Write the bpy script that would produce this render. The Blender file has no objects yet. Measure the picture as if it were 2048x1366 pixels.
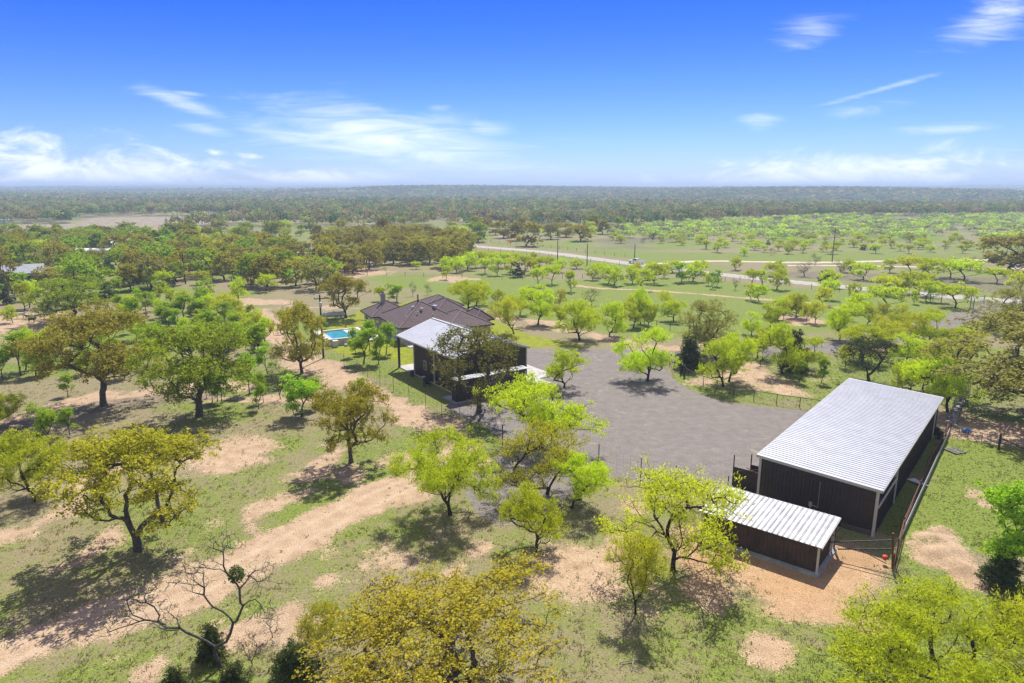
import bpy, math, random, bmesh
import numpy as np
from mathutils import Vector, Matrix
R = math.radians
sc = bpy.context.scene
col = sc.collection
# ------------------------------------------------------------------ camera
CAM_H = 27.0; FPX = 1365.33; YH = 373.0
PIT = math.atan((683 - YH) / FPX)
cd = bpy.data.cameras.new('camera'); cam = bpy.data.objects.new('camera', cd); col.objects.link(cam)
cam.location = (0, 0, CAM_H); cam.rotation_euler = (R(90) - PIT, 0, 0)
cd.sensor_width = 36; cd.lens = FPX / 2048 * 36; cd.clip_start = 0.5; cd.clip_end = 40000
sc.camera = cam
# ------------------------------------------------------------------ light
SUN_EL = R(53); SUN_AZ_X, SUN_AZ_Y = 0.24, 0.97       # direction on the ground towards the sun
sc.view_settings.view_transform = 'Standard'; sc.view_settings.look = 'None'
sc.view_settings.exposure = 0.70; sc.view_settings.gamma = 1
sc.render.engine = 'CYCLES'
sc.cycles.max_bounces = 6; sc.cycles.diffuse_bounces = 3; sc.cycles.glossy_bounces = 2
sc.cycles.transmission_bounces = 3; sc.cycles.transparent_max_bounces = 4; sc.cycles.volume_bounces = 0
sc.cycles.use_denoising = True
try: sc.cycles.denoiser = 'OPENIMAGEDENOISE'
except Exception: pass
sl = bpy.data.lights.new('sun', 'SUN'); so = bpy.data.objects.new('sun', sl); col.objects.link(so)
sl.energy = 4.6; sl.angle = R(0.5); sl.color = (1.0, 0.955, 0.88)
sd = Vector((SUN_AZ_X * math.cos(SUN_EL), SUN_AZ_Y * math.cos(SUN_EL), math.sin(SUN_EL))).normalized()
so.rotation_euler = sd.to_track_quat('Z', 'Y').to_euler()
so.location = (0, 0, 60)

class NT:
    """small helper to wire shader nodes"""
    def __init__(s, nt): s.nt = nt; nt.nodes.clear()
    def n(s, t, **k):
        nd = s.nt.nodes.new(t)
        for a, v in k.items(): setattr(nd, a, v)
        return nd
    def put(s, sock, v):
        if hasattr(v, 'is_linked') or isinstance(v, bpy.types.NodeSocket): s.nt.links.new(v, sock)
        else:
            if isinstance(v, (tuple, list)) and len(v) == 3 and sock.type == 'RGBA': v = tuple(v) + (1,)
            sock.default_value = v
    def m(s, op, a, b=0.0, c=None, clamp=False):
        nd = s.n('ShaderNodeMath', operation=op, use_clamp=clamp)
        s.put(nd.inputs[0], a); s.put(nd.inputs[1], b)
        if c is not None: s.put(nd.inputs[2], c)
        return nd.outputs[0]
    def mix(s, f, a, b, bt='MIX'):
        nd = s.n('ShaderNodeMix', data_type='RGBA', blend_type=bt)
        s.put(nd.inputs[0], f); s.put(nd.inputs[6], a); s.put(nd.inputs[7], b)
        return nd.outputs[2]
    def ramp(s, f, a, b):
        nd = s.n('ShaderNodeMapRange'); nd.interpolation_type = 'SMOOTHSTEP'
        s.put(nd.inputs[0], f); nd.inputs[1].default_value = a; nd.inputs[2].default_value = b
        return nd.outputs[0]
    def noise(s, vec, sc_, det=4, rough=.55, dist=0.0):
        nd = s.n('ShaderNodeTexNoise')
        if vec is not None: s.put(nd.inputs['Vector'], vec)
        nd.inputs['Scale'].default_value = sc_; nd.inputs['Detail'].default_value = det
        nd.inputs['Roughness'].default_value = rough; nd.inputs['Distortion'].default_value = dist
        return nd.outputs['Fac']

w = bpy.data.worlds.new('World'); sc.world = w; w.use_nodes = True
t = NT(w.node_tree)
sky = t.n('ShaderNodeTexSky', sky_type='NISHITA', sun_disc=False)
sky.sun_elevation = SUN_EL; sky.sun_rotation = math.atan2(SUN_AZ_X, SUN_AZ_Y)
sky.altitude = 300; sky.air_density = 1.0; sky.dust_density = 0.35; sky.ozone_density = 3.0
tc = t.n('ShaderNodeTexCoord'); sp = t.n('ShaderNodeSeparateXYZ'); t.put(sp.inputs[0], tc.outputs['Generated'])
yy = t.m('MAXIMUM', sp.outputs[1], 0.02)
ax = t.m('DIVIDE', sp.outputs[0], yy); el = t.m('DIVIDE', sp.outputs[2], yy)
cv = t.n('ShaderNodeCombineXYZ'); t.put(cv.inputs[0], ax); t.put(cv.inputs[1], t.m('MULTIPLY', el, 2.6)); 
n1 = t.noise(cv.outputs[0], 9.0, 10, .66, .5)
cv2 = t.n('ShaderNodeCombineXYZ'); t.put(cv2.inputs[0], t.m('ADD', t.m('MULTIPLY', ax, 1.0), t.m('MULTIPLY', el, 1.2))); t.put(cv2.inputs[1], t.m('MULTIPLY', el, 7.0))
n2 = t.noise(cv2.outputs[0], 7.0, 9, .66, .8)
# cloud banks by bearing and elevation: (bearing, elevation, half width, half height, tilt, strength, wispiness)
CL = [(-.62, .012, .38, .050, -.08, .92, 0), (-.33, .006, .17, .022, 0, .8, 0), (-.76, .055, .20, .028, .0, .7, 0),
      (-.18, .066, .21, .048, -.12, 1.1, 1), (-.034, .079, .045, .016, 0, .9, 1), (-.06, .030, .26, .014, -.03, .65, 1),
      (-.455, .112, .07, .014, -.30, .95, 1), (-.45, .126, .03, .004, -.1, .8, 1), (-.43, .078, .05, .010, -.15, .85, 1), (-.42, .047, .022, .005, -.1, .8, 0), (-.37, .042, .03, .005, -.1, .7, 0), (-.104, .107, .03, .008, 0, .8, 1),
      (.42, .010, .26, .034, .08, .95, 0), (.30, .032, .03, .010, 0, .75, 0), (.406, .206, .055, .034, .1, .72, 1), (.66, .226, .08, .036, .35, .95, 1),
      (.513, .132, .09, .005, .26, .85, 1), (.49, .103, .06, .012, .1, .7, 1), (.62, .080, .10, .010, .05, .75, 1), (.345, .087, .035, .014, 0, .8, 1), (.70, .035, .14, .026, 0, .6, 1)]
acc = None
for (a0, e0, sa, se, tilt, st, wisp) in CL:
    da = t.m('DIVIDE', t.m('SUBTRACT', ax, a0), sa)
    de = t.m('DIVIDE', t.m('SUBTRACT', t.m('SUBTRACT', el, e0), t.m('MULTIPLY', t.m('SUBTRACT', ax, a0), tilt)), se)
    q = t.m('ADD', t.m('MULTIPLY', da, da), t.m('MULTIPLY', de, de))
    g = t.m('MULTIPLY', t.m('EXPONENT', t.m('MULTIPLY', q, -1.0)), st)
    nn = n2 if wisp else n1
    v = t.m('MULTIPLY', t.ramp(t.m('ADD', g, t.m('MULTIPLY', t.m('SUBTRACT', nn, .5), 3.4 if not wisp else 2.0)), .22, 1.35 if not wisp else 1.9), t.m('MINIMUM', t.m('MULTIPLY', g, 3.0), 1.0))
    acc = v if acc is None else t.m('MAXIMUM', acc, v)
acc = t.m('MULTIPLY', acc, t.ramp(sp.outputs[1], .1, .4))
hs = t.n('ShaderNodeHueSaturation'); hs.inputs['Saturation'].default_value = 1.12; hs.inputs['Value'].default_value = 1.0
t.put(hs.inputs['Color'], t.mix(1.0, sky.outputs[0], t.mix(t.ramp(sp.outputs[2], -.02, .27), (.64, .80, 1.34), (.44, .52, 1.36)), 'MULTIPLY'))
cloudc = t.mix(acc, hs.outputs[0], (10.4, 10.8, 11.6))
# unseen white cloud added overhead and behind the viewpoint for neutral fill light
n3 = t.noise(tc.outputs['Generated'], 2.2, 6, .6, .4)
cover = t.m('MAXIMUM', t.ramp(sp.outputs[1], .10, -.35), t.ramp(sp.outputs[2], .60, .85))
cloudc = t.mix(t.m('MULTIPLY', cover, t.ramp(n3, .30, .62)), cloudc, (5.2, 4.9, 4.5))
bg = t.n('ShaderNodeBackground'); t.put(bg.inputs[0], cloudc); bg.inputs[1].default_value = 0.076
ow = t.n('ShaderNodeOutputWorld'); t.put(ow.inputs[0], bg.outputs[0])

# ------------------------------------------------------------------ ground points seen at a place of the survey picture
def G(px, py, z=0.0):
    u = (px - 1024) / FPX; v = (py - 683) / FPX
    dy = math.cos(PIT) - v * math.sin(PIT); dz = -math.sin(PIT) - v * math.cos(PIT)
    k = (z - CAM_H) / dz
    return (u * k, dy * k)
def rowpx(x, y, z):
    z -= CAM_H; f = y * math.cos(PIT) - z * math.sin(PIT); up = y * math.sin(PIT) + z * math.cos(PIT)
    return 683 - FPX * up / f
def height_at(px, py, ty):
    x, y = G(px, py); a = math.atan((ty - 683) / FPX) + PIT
    return CAM_H - y * math.tan(a)

def gauss(x, y, cx, cy, sx, sy): return np.exp(-((x - cx) / sx) ** 2 - ((y - cy) / sy) ** 2)
def smooth(a, b, x):
    q = np.clip((x - a) / (b - a), 0, 1); return q * q * (3 - 2 * q)
def terrain(x, y):
    x = np.asarray(x, float); y = np.asarray(y, float); r = np.hypot(x, y)
    z = smooth(900, 1500, r) * (4.5 * np.sin(x / 410 + y / 300) + 3.2 * np.sin(x / 230 - y / 190 + 2))
    z = z + 14 * gauss(x, y, -380, 2050, 420, 330) + 15 * gauss(x, y, 350, 2300, 700, 380) + 12 * gauss(x, y, 1000, 1750, 520, 260) + 9 * gauss(x, y, -1500, 2600, 900, 400)
    z = z + smooth(2900, 3600, r) * (6 + 4 * np.sin(x / 500 + 1) + 3 * np.sin(x / 270 + y / 900))
    z = z + smooth(5200, 6800, r) * (12 + 2.5 * np.sin(x / 1900 + 2.2) - 5 * np.exp(-(x / 1500) ** 2))
    z = z + 30 * gauss(x, y, 7000, 9200, 1300, 1200) + 5 * gauss(x, y, 4800, 9000, 300, 1200)
    return z

# ------------------------------------------------------------------ mesh helpers
def link(name, me, parent=None):
    o = bpy.data.objects.new(name, me); col.objects.link(o)
    if parent is not None: o.parent = parent
    return o
def tag(o, label=None, cat=None, group=None, kind=None):
    if label: o['label'] = label
    if cat: o['category'] = cat
    if group: o['group'] = group
    if kind: o['kind'] = kind
    return o
def thing(name, label, cat, loc=(0, 0, 0), rz=0, group=None):
    o = bpy.data.objects.new(name, None); col.objects.link(o); o.empty_display_size = .3
    o.location = loc; o.rotation_euler = (0, 0, rz)
    return tag(o, label, cat, group)
def np_mesh(name, V, F4=None, F3=None, mat=None, smooth_=False):
    me = bpy.data.meshes.new(name)
    V = np.asarray(V, np.float32)
    F4 = np.zeros((0, 4), np.int32) if F4 is None or len(F4) == 0 else np.asarray(F4, np.int32)
    F3 = np.zeros((0, 3), np.int32) if F3 is None or len(F3) == 0 else np.asarray(F3, np.int32)
    me.vertices.add(len(V)); me.vertices.foreach_set('co', V.ravel())
    nl = F4.size + F3.size; nf = len(F4) + len(F3)
    me.loops.add(nl); me.loops.foreach_set('vertex_index', np.concatenate([F4.ravel(), F3.ravel()]))
    me.polygons.add(nf)
    st = np.concatenate([np.arange(len(F4)) * 4, F4.size + np.arange(len(F3)) * 3]).astype(np.int32)
    me.polygons.foreach_set('loop_start', st)
    if smooth_: me.polygons.foreach_set('use_smooth', np.ones(nf, bool))
    me.update(calc_edges=True)
    if mat: me.materials.append(mat)
    return me
class MB:
    def __init__(s): s.v = []; s.f = []
    def add(s, vs, fs):
        b = len(s.v); s.v += [tuple(map(float, q)) for q in vs]; s.f += [tuple(b + i for i in f) for f in fs]; return s
    def box(s, x0, x1, y0, y1, z0, z1):
        return s.add([(x0, y0, z0), (x1, y0, z0), (x1, y1, z0), (x0, y1, z0), (x0, y0, z1), (x1, y0, z1), (x1, y1, z1), (x0, y1, z1)],
                     [(3, 2, 1, 0), (4, 5, 6, 7), (0, 1, 5, 4), (1, 2, 6, 5), (2, 3, 7, 6), (3, 0, 4, 7)])
    def bar(s, a, b, w, h=None, n=4):
        """beam from a to b, section w x h (n=4) or round of radius w"""
        a = Vector(a); b = Vector(b); d = (b - a).normalized()
        up = Vector((0, 0, 1)) if abs(d.z) < .95 else Vector((0, 1, 0))
        x = d.cross(up).normalized(); y = x.cross(d).normalized()
        if n == 4 and h is not None: off = [x * -w / 2 + y * -h / 2, x * w / 2 + y * -h / 2, x * w / 2 + y * h / 2, x * -w / 2 + y * h / 2]
        else: off = [x * math.cos(i * 2 * math.pi / n) * w + y * math.sin(i * 2 * math.pi / n) * w for i in range(n)]
        n = len(off)
        return s.add([a + o for o in off] + [b + o for o in off], [(i, (i + 1) % n, n + (i + 1) % n, n + i) for i in range(n)] + [tuple(range(n))[::-1], tuple(range(n, 2 * n))])
    def lathe(s, prof, cx=0, cy=0, n=12, axis='z', off=(0, 0, 0)):
        vs = []; fs = []
        for (r, h) in prof:
            for i in range(n):
                a = 2 * math.pi * i / n; c, q = r * math.cos(a), r * math.sin(a)
                vs.append((cx + c, cy + q, h) if axis == 'z' else ((h, c, q) if axis == 'x' else (c, h, q)))
        vs = [(v[0] + off[0], v[1] + off[1], v[2] + off[2]) for v in vs]
        for k in range(len(prof) - 1):
            for i in range(n): fs.append((k * n + i, k * n + (i + 1) % n, (k + 1) * n + (i + 1) % n, (k + 1) * n + i))
        fs.append(tuple(range(n))[::-1]); fs.append(tuple((len(prof) - 1) * n + i for i in range(n)))
        return s.add(vs, fs)
    def build(s, name, mat, parent=None, bevel=0, smooth_=False):
        me = bpy.data.meshes.new(name); me.from_pydata(s.v, [], s.f); me.materials.append(mat)
        bm = bmesh.new(); bm.from_mesh(me); bmesh.ops.recalc_face_normals(bm, faces=bm.faces); bm.to_mesh(me); bm.free()
        if smooth_: me.polygons.foreach_set('use_smooth', np.ones(len(me.polygons), bool))
        o = link(name, me, parent)
        if bevel: m_ = o.modifiers.new('bevel', 'BEVEL'); m_.width = bevel; m_.segments = 1; m_.limit_method = 'ANGLE'
        return o

# ------------------------------------------------------------------ materials
def mat(name, colr, rough=.7, metal=0, nscale=0, namp=.2, bump=0, bscale=20, spec=.5, col2=None):
    m = bpy.data.materials.new(name); m.use_nodes = True; q = NT(m.node_tree)
    b = q.n('ShaderNodeBsdfPrincipled'); o = q.n('ShaderNodeOutputMaterial'); q.put(o.inputs[0], b.outputs[0])
    b.inputs['Roughness'].default_value = rough; b.inputs['Metallic'].default_value = metal
    b.inputs['Specular IOR Level'].default_value = spec
    tcn = q.n('ShaderNodeTexCoord')
    if nscale:
        f = q.noise(tcn.outputs['Object'], nscale, 6, .65)
        f = q.ramp(f, .3, .7)
        c2 = col2 or tuple(c * (1 - namp) for c in colr); c1 = colr if col2 else tuple(min(1, c * (1 + namp * .5)) for c in colr)
        q.put(b.inputs['Base Color'], q.mix(f, c1, c2))
    else: q.put(b.inputs['Base Color'], colr)
    if bump:
        bn = q.n('ShaderNodeBump'); bn.inputs['Strength'].default_value = bump; bn.inputs['Distance'].default_value = .05
        q.put(bn.inputs['Height'], q.noise(tcn.outputs['Object'], bscale, 5, .6)); q.put(b.inputs['Normal'], bn.outputs[0])
    return m
M = {}
M['siding'] = mat('brown_metal_siding', (.050, .036, .033), .42, .15, 1.5, .25, spec=.4)
M['siding2'] = mat('dusty_brown_siding', (.070, .046, .036), .6, .0, 1.2, .35, spec=.3)
M['roof_metal'] = mat('galvalume_roof', (.37, .385, .405), .5, .35, .7, .12)
M['roof_old'] = mat('weathered_galvalume', (.29, .295, .31), .55, .3, 1.1, .38)
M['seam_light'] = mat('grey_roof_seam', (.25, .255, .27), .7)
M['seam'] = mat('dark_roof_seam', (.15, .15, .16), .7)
M['roof_white'] = mat('pale_barn_roof', (.52, .53, .55), .5, .2, .7, .1)
M['trim'] = mat('white_trim', (.52, .50, .46), .5, 0, 2, .1)
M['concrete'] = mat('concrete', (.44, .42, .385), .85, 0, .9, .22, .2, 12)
M['slabgrey'] = mat('grey_slab_concrete', (.36, .37, .38), .85, 0, 1.5, .3, .2, 12)  # darker, greyer tone than the plain concrete
M['pooldeck'] = mat('pool_deck', (.62, .59, .54), .8, 0, 1.5, .12)
M['shingle'] = mat('brown_shingles', (.108, .072, .072), .9, 0, 3.0, .4, .5, 9)
M['ridge'] = mat('ridge_shingles', (.155, .112, .115), .9, 0, 3.0, .2)
M['stone'] = mat('cream_stone', (.50, .46, .38), .9, 0, 2.5, .3, .5, 5)
M['stone_grey'] = mat('grey_stone', (.30, .29, .28), .9, 0, 3.5, .4, .6, 6)
M['glass'] = mat('dark_glass', (.02, .03, .035), .08)
M['black'] = mat('black_paint', (.018, .018, .02), .5)
M['pipe'] = mat('dark_pipe', (.045, .035, .032), .6, .3)
M['rust'] = mat('rusty_pipe', (.16, .06, .035), .8, .2, 6, .4)
M['galv'] = mat('galvanised_pipe', (.52, .53, .55), .4, .6)
M['wire'] = mat('wire', (.11, .10, .095), .6, .5)
M['wood'] = mat('creosote_wood', (.030, .024, .020), .9, 0, 4, .4, .4, 14)
M['greywood'] = mat('grey_wood', (.22, .20, .18), .9, 0, 4, .4)
M['white'] = mat('white_paint', (.78, .78, .77), .35)
M['tank'] = mat('tank_paint', (.50, .52, .54), .4, .2, 1.5, .2)
M['red'] = mat('red_plastic', (.60, .02, .015), .4)
M['blue'] = mat('blue_plastic', (.04, .17, .45), .4)
M['orange'] = mat('orange_sign', (.85, .25, .02), .5)
M['tyre'] = mat('tyre_rubber', (.015, .015, .016), .8)
M['chrome'] = mat('chrome', (.6, .6, .6), .2, 1)
M['wool'] = mat('wool', (.62, .56, .47), .95, 0, 8, .2)
M['darkwool'] = mat('dark_wool', (.05, .04, .035), .95)
M['teal'] = mat('blue_grey_siding', (.16, .28, .36), .7, 0, 2, .15)
M['greenpipe'] = mat('green_gate_paint', (.03, .07, .05), .5)
M['plastic_white'] = mat('white_sheet', (.7, .72, .75), .5, 0, 3, .2)
m = bpy.data.materials.new('pool_water'); m.use_nodes = True; q = NT(m.node_tree)
b = q.n('ShaderNodeBsdfPrincipled'); o = q.n('ShaderNodeOutputMaterial'); q.put(o.inputs[0], b.outputs[0])
tcn = q.n('ShaderNodeTexCoord'); nz = q.noise(tcn.outputs['Object'], 1.1, 3, .5, .8)
q.put(b.inputs['Base Color'], q.mix(q.ramp(nz, .35, .7), (.03, .26, .32), (.07, .36, .41))); b.inputs['Roughness'].default_value = .06
bn = q.n('ShaderNodeBump'); bn.inputs['Strength'].default_value = .25; bn.inputs['Distance'].default_value = .05
q.put(bn.inputs['Height'], q.noise(tcn.outputs['Object'], 3.5, 2)); q.put(b.inputs['Normal'], bn.outputs[0])
M['water'] = m
def bark(name, c1, c2):
    return mat(name, c1, .95, 0, 3.5, .4, .8, 16, col2=c2, spec=.1)
M['bark_oak'] = bark('oak_bark', (.060, .050, .043), (.125, .112, .10))
M['bark_mesq'] = bark('mesquite_bark', (.030, .024, .020), (.065, .052, .042))
M['bark_dead'] = bark('weathered_bark', (.05, .044, .04), (.13, .12, .11))
M['bark_bleach'] = bark('bleached_deadwood', (.42, .38, .33), (.25, .21, .18))
def leafmat(name, c1, c2, trans=.45):
    m = bpy.data.materials.new(name); m.use_nodes = True; q = NT(m.node_tree)
    at = q.n('ShaderNodeAttribute', attribute_name='lv'); oi = q.n('ShaderNodeObjectInfo')
    tcn = q.n('ShaderNodeTexCoord')
    cl = q.noise(tcn.outputs['Object'], .55, 3, .6)
    f = q.m('ADD', q.m('MULTIPLY', at.outputs['Fac'], .55), q.m('MULTIPLY', q.m('SUBTRACT', cl, .25), .9), clamp=True)
    c = q.mix(f, c1, c2)
    hs = q.n('ShaderNodeHueSaturation')
    q.put(hs.inputs['Hue'], q.m('ADD', .480, q.m('MULTIPLY', oi.outputs['Random'], .022)))
    q.put(hs.inputs['Value'], q.m('ADD', .78, q.m('MULTIPLY', oi.outputs['Random'], .42)))
    q.put(hs.inputs['Saturation'], .97)
    q.put(hs.inputs['Color'], c)
    d = q.n('ShaderNodeBsdfDiffuse'); tr = q.n('ShaderNodeBsdfTranslucent')
    q.put(d.inputs[0], hs.outputs[0]); q.put(tr.inputs[0], hs.outputs[0])
    mx = q.n('ShaderNodeMixShader'); mx.inputs[0].default_value = trans
    q.put(mx.inputs[1], d.outputs[0]); q.put(mx.inputs[2], tr.outputs[0])
    gl = q.n('ShaderNodeBsdfGlossy'); gl.inputs['Roughness'].default_value = .45; gl.inputs[0].default_value = (.5, .5, .5, 1)
    m2 = q.n('ShaderNodeMixShader'); m2.inputs[0].default_value = .008
    q.put(m2.inputs[1], mx.outputs[0]); q.put(m2.inputs[2], gl.outputs[0])
    o = q.n('ShaderNodeOutputMaterial'); q.put(o.inputs[0], m2.outputs[0])
    return m
LM = {
 'M': leafmat('mesquite_leaf', (.35, .52, .002), (.72, .84, .004), .5),
 'P': leafmat('pale_mesquite_leaf', (.42, .55, .03), (.62, .73, .05), .5),
 'Y': leafmat('olive_mesquite_leaf', (.42, .50, .006), (.72, .74, .015), .5),
 'O': leafmat('post_oak_leaf', (.29, .31, .008), (.58, .55, .022), .45),
 'G': leafmat('golden_oak_leaf', (.33, .31, .006), (.62, .55, .02), .45),
 'B': leafmat('bronze_oak_leaf', (.27, .275, .02), (.50, .46, .045), .4),
 'L': leafmat('green_oak_leaf', (.17, .30, .006), (.44, .58, .014), .42),
 'K': leafmat('grey_green_oak_leaf', (.27, .29, .04), (.46, .46, .09), .42),
 'E': leafmat('elm_leaf', (.20, .40, .004), (.46, .68, .010), .48),
 'J': leafmat('juniper_leaf', (.055, .085, .02), (.12, .16, .035), .25),
 'U': leafmat('dark_oak_leaf', (.10, .12, .012), (.34, .33, .03), .4),
 'D': leafmat('budding_twig_leaf', (.30, .33, .08), (.42, .45, .12), .4),
 'R': leafmat('russet_shrub_leaf', (.36, .18, .08), (.46, .26, .14), .3),
}
# ------------------------------------------------------------------ trees
def grow_tree(seed, H, W, base_h, trunk_r, lobes, nsec, nter, leaf_n, leaf_l, leaf_w, spread, wig=.12, r_tip=.012, flat=.5, stems=1, lean=0.0, up=.0, droop=0.0, pts=None, puff=1.0, cb=.36, sides=(7, 3)):
    rs = np.random.RandomState(seed)
    P = []; D = []; PA = []; chains = []
    def addn(p, d, pa): P.append(np.array(p, float)); D.append(np.array(d, float)); PA.append(pa); return len(P) - 1
    i0 = addn((0, 0, -.15), (0, 0, 1), -1)
    # trunk
    ch = [i0]; n = max(3, int(base_h / .45)); p = np.zeros(3); dr = np.array([rs.uniform(-lean, lean), rs.uniform(-lean, lean), 1.0])
    for k in range(1, n + 1):
        dr = dr + rs.normal(0, wig * .3, 3) * [1, 1, .2]; dd = dr / np.linalg.norm(dr)
        p = p + dd * base_h / n; ch.append(addn(p, dd, ch[-1]))
    chains.append(ch)
    def connect(tg, wg, back=.7, maxseg=.55):
        A = np.array(P); Dd = np.array(D); v = tg - A; d = np.linalg.norm(v, axis=1) + 1e-6
        c = (v * Dd).sum(1) / d; cost = d * (1 + back * (1 - c)); cost[:2] += 3
        if d.min() < .04: return
        i = int(np.argmin(cost)); dist = d[i]; n = max(2, int(math.ceil(dist / maxseg)))
        a = A[i]; t1 = a + Dd[i] * dist * .38; t2 = tg - (v[i] / dist * .6 + np.array([0, 0, up])) * dist * .3
        ch = [i]; pv = a
        for k in range(1, n + 1):
            s = k / n; b = (1 - s) ** 3 * a + 3 * (1 - s) ** 2 * s * t1 + 3 * (1 - s) * s * s * t2 + s ** 3 * tg
            if k < n: b = b + rs.normal(0, wg * dist / n, 3)
            dd = b - pv; dd = dd / (np.linalg.norm(dd) + 1e-9)
            ch.append(addn(b, dd, ch[-1])); pv = b
        chains.append(ch)
    if pts is not None:
        for tg in pts: connect(np.array(tg, float), wig, .5)
    # lobes: centre (rel), radius (rel to W/2, vertical rel)
    L = []
    if isinstance(lobes, int):
        ga = 2.39996
        for k in range(lobes):
            f = (k + .5) / lobes; rr = math.sqrt(f) * rs.uniform(.68, .86); a = k * ga + rs.uniform(-.4, .4)
            top = math.sqrt(max(0, 1 - rr * rr * .92)); u = rs.uniform(.80, 1.0) if rs.rand() < .55 else rs.uniform(.05, .7)
            lh = H * rs.uniform(.10, .17) * puff
            zz = H * (cb + (1 - cb) * top * u) - lh * .8
            L.append((rr * math.cos(a) * W / 2, rr * math.sin(a) * W / 2, max(cb * H * .9, zz), W / 2 * rs.uniform(.24, .40), lh))
    else: L = lobes
    L.sort(key=lambda q: math.dist(q[:3], (0, 0, base_h)))
    for (x, y, z, r, h) in L: connect(np.array([x, y, z - h * .5]), wig, .9)
    T2 = []
    wts = np.array([q[3] ** 2 * q[4] for q in L]); wts /= wts.sum()
    for (q, wq) in zip(L, wts):
        for _ in range(max(2, int(nsec * wq + .5))):
            v = rs.normal(0, 1, 3); v /= np.linalg.norm(v); v *= rs.uniform(.45, 1.0) ** .5; v[2] = abs(v[2]) * 1.0 - .25
            T2.append(np.array(q[:3]) + v * [q[3], q[3], q[4]])
    T2.sort(key=lambda q: np.linalg.norm(q - P[len(chains[0]) - 1]))
    for tg in T2: connect(tg, wig * .9, .6)
    tips = []
    per = max(1, nter // len(T2))
    for tg in T2:
        for _ in range(per):
            v = rs.normal(0, 1, 3) * spread; v[2] = v[2] * .7 + up * spread - droop * spread
            tips.append(tg + v)
    T2a = tips
    for tg in T2a: connect(tg, wig, .3, .5)
    P_ = np.array(P); n = len(P); cnt = np.zeros(n); kids = np.zeros(n, int)
    for i in range(n): 
        if PA[i] >= 0: kids[PA[i]] += 1
    for i in range(n - 1, -1, -1):
        if kids[i] == 0: cnt[i] = max(cnt[i], 1)
        if PA[i] >= 0: cnt[PA[i]] += cnt[i]
    ex = math.log(trunk_r / r_tip) / math.log(max(3, cnt[1]))
    rad = r_tip * np.maximum(cnt, 1) ** ex
    rad[0] = rad[1] * 1.55
    if len(rad) > 2: rad[1] *= 1.12
    V = []; F = []; nb = 0
    for ch in chains:
        pp = P_[ch]; rr = rad[ch].copy(); rr[0] = min(rr[0], rr[1] * 1.25)
        if ch[0] == i0: rr[0] = rad[0]
        ns = sides[0] if rr[1] > .05 else (4 if rr[1] > .022 and sides[0] > 4 else sides[1])
        tan = np.gradient(pp, axis=0); tan /= (np.linalg.norm(tan, axis=1)[:, None] + 1e-9)
        ref = np.array([0.31, .95, .05]); x = np.cross(tan, ref); x /= (np.linalg.norm(x, axis=1)[:, None] + 1e-9); y = np.cross(tan, x)
        a = np.arange(ns) * 2 * math.pi / ns
        ring = pp[:, None, :] + rr[:, None, None] * (x[:, None, :] * np.cos(a)[None, :, None] + y[:, None, :] * np.sin(a)[None, :, None])
        V.append(ring.reshape(-1, 3)); m_ = len(pp)
        k = np.arange(m_ - 1)[:, None] * ns; i = np.arange(ns)[None, :]; j = (i + 1) % ns
        F.append((nb + np.stack([k + i, k + j, k + ns + j, k + ns + i], -1)).reshape(-1, 4)); nb += m_ * ns
    wood = (np.concatenate(V), np.concatenate(F))
    tips = np.array(T2a); N = len(tips) * leaf_n
    if leaf_n:
        c = np.repeat(tips, leaf_n, 0) + rs.normal(0, spread * .42, (N, 3)) * [1, 1, .8]
        c[:, 2] -= droop * rs.uniform(0, spread, N)
    else: c = np.zeros((0, 3))
    return wood, c, rs, leaf_l, leaf_w, up, droop
def leaf_mesh(name, data, mode='round'):
    wood, c, rs, ll, lw, up, droop = data; N = len(c)
    nrm = rs.normal(0, 1, (N, 3)); nrm[:, 2] = np.abs(nrm[:, 2]) + .35; nrm /= np.linalg.norm(nrm, axis=1)[:, None]
    a = rs.normal(0, 1, (N, 3))
    if mode == 'brush': a[:, 2] = a[:, 2] * .7 + 1.3; nrm = rs.normal(0, 1, (N, 3))
    if mode == 'droop': a[:, 2] = -np.abs(a[:, 2]) - .6; nrm = rs.normal(0, 1, (N, 3))
    a -= nrm * (a * nrm).sum(1)[:, None] * (0 if mode != 'round' else 1)
    a /= np.linalg.norm(a, axis=1)[:, None]; b = np.cross(nrm, a); b /= (np.linalg.norm(b, axis=1)[:, None] + 1e-9)
    s = rs.uniform(.65, 1.35, (N, 1)); A = a * ll * s * .5; B = b * lw * s * .5; K = np.cross(A, B); K = K / (np.linalg.norm(K, axis=1)[:, None] + 1e-9) * lw * .12 * s
    V = np.stack([c - A, c + B + A * .1 + K, c + A, c - B + A * .1 + K], 1).reshape(-1, 3)
    F = np.arange(N * 4).reshape(-1, 4)
    me = np_mesh(name, V, F, None, LM['M'])
    at = me.attributes.new('lv', 'FLOAT', 'POINT'); at.data.foreach_set('value', np.repeat(rs.uniform(0, 1, N), 4).astype(np.float32))
    return me
TPL = {}
def template(key, barkm, mode, H, W, **k):
    d = grow_tree(H=H, W=W, **k)
    tr = np_mesh('trunk', d[0][0], d[0][1], None, M[barkm], True)
    cr = leaf_mesh('crown', d, mode) if len(d[1]) else None
    cH = np.percentile(d[1][:, 2], 99.6) if len(d[1]) else d[0][0][:, 2].max()
    cW = (np.percentile(d[1][:, 0], 99.6) - np.percentile(d[1][:, 0], .4)) if len(d[1]) else np.ptp(d[0][0][:, 0])
    TPL.setdefault(key, []).append((tr, cr, float(cH), float(cW)))
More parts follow.
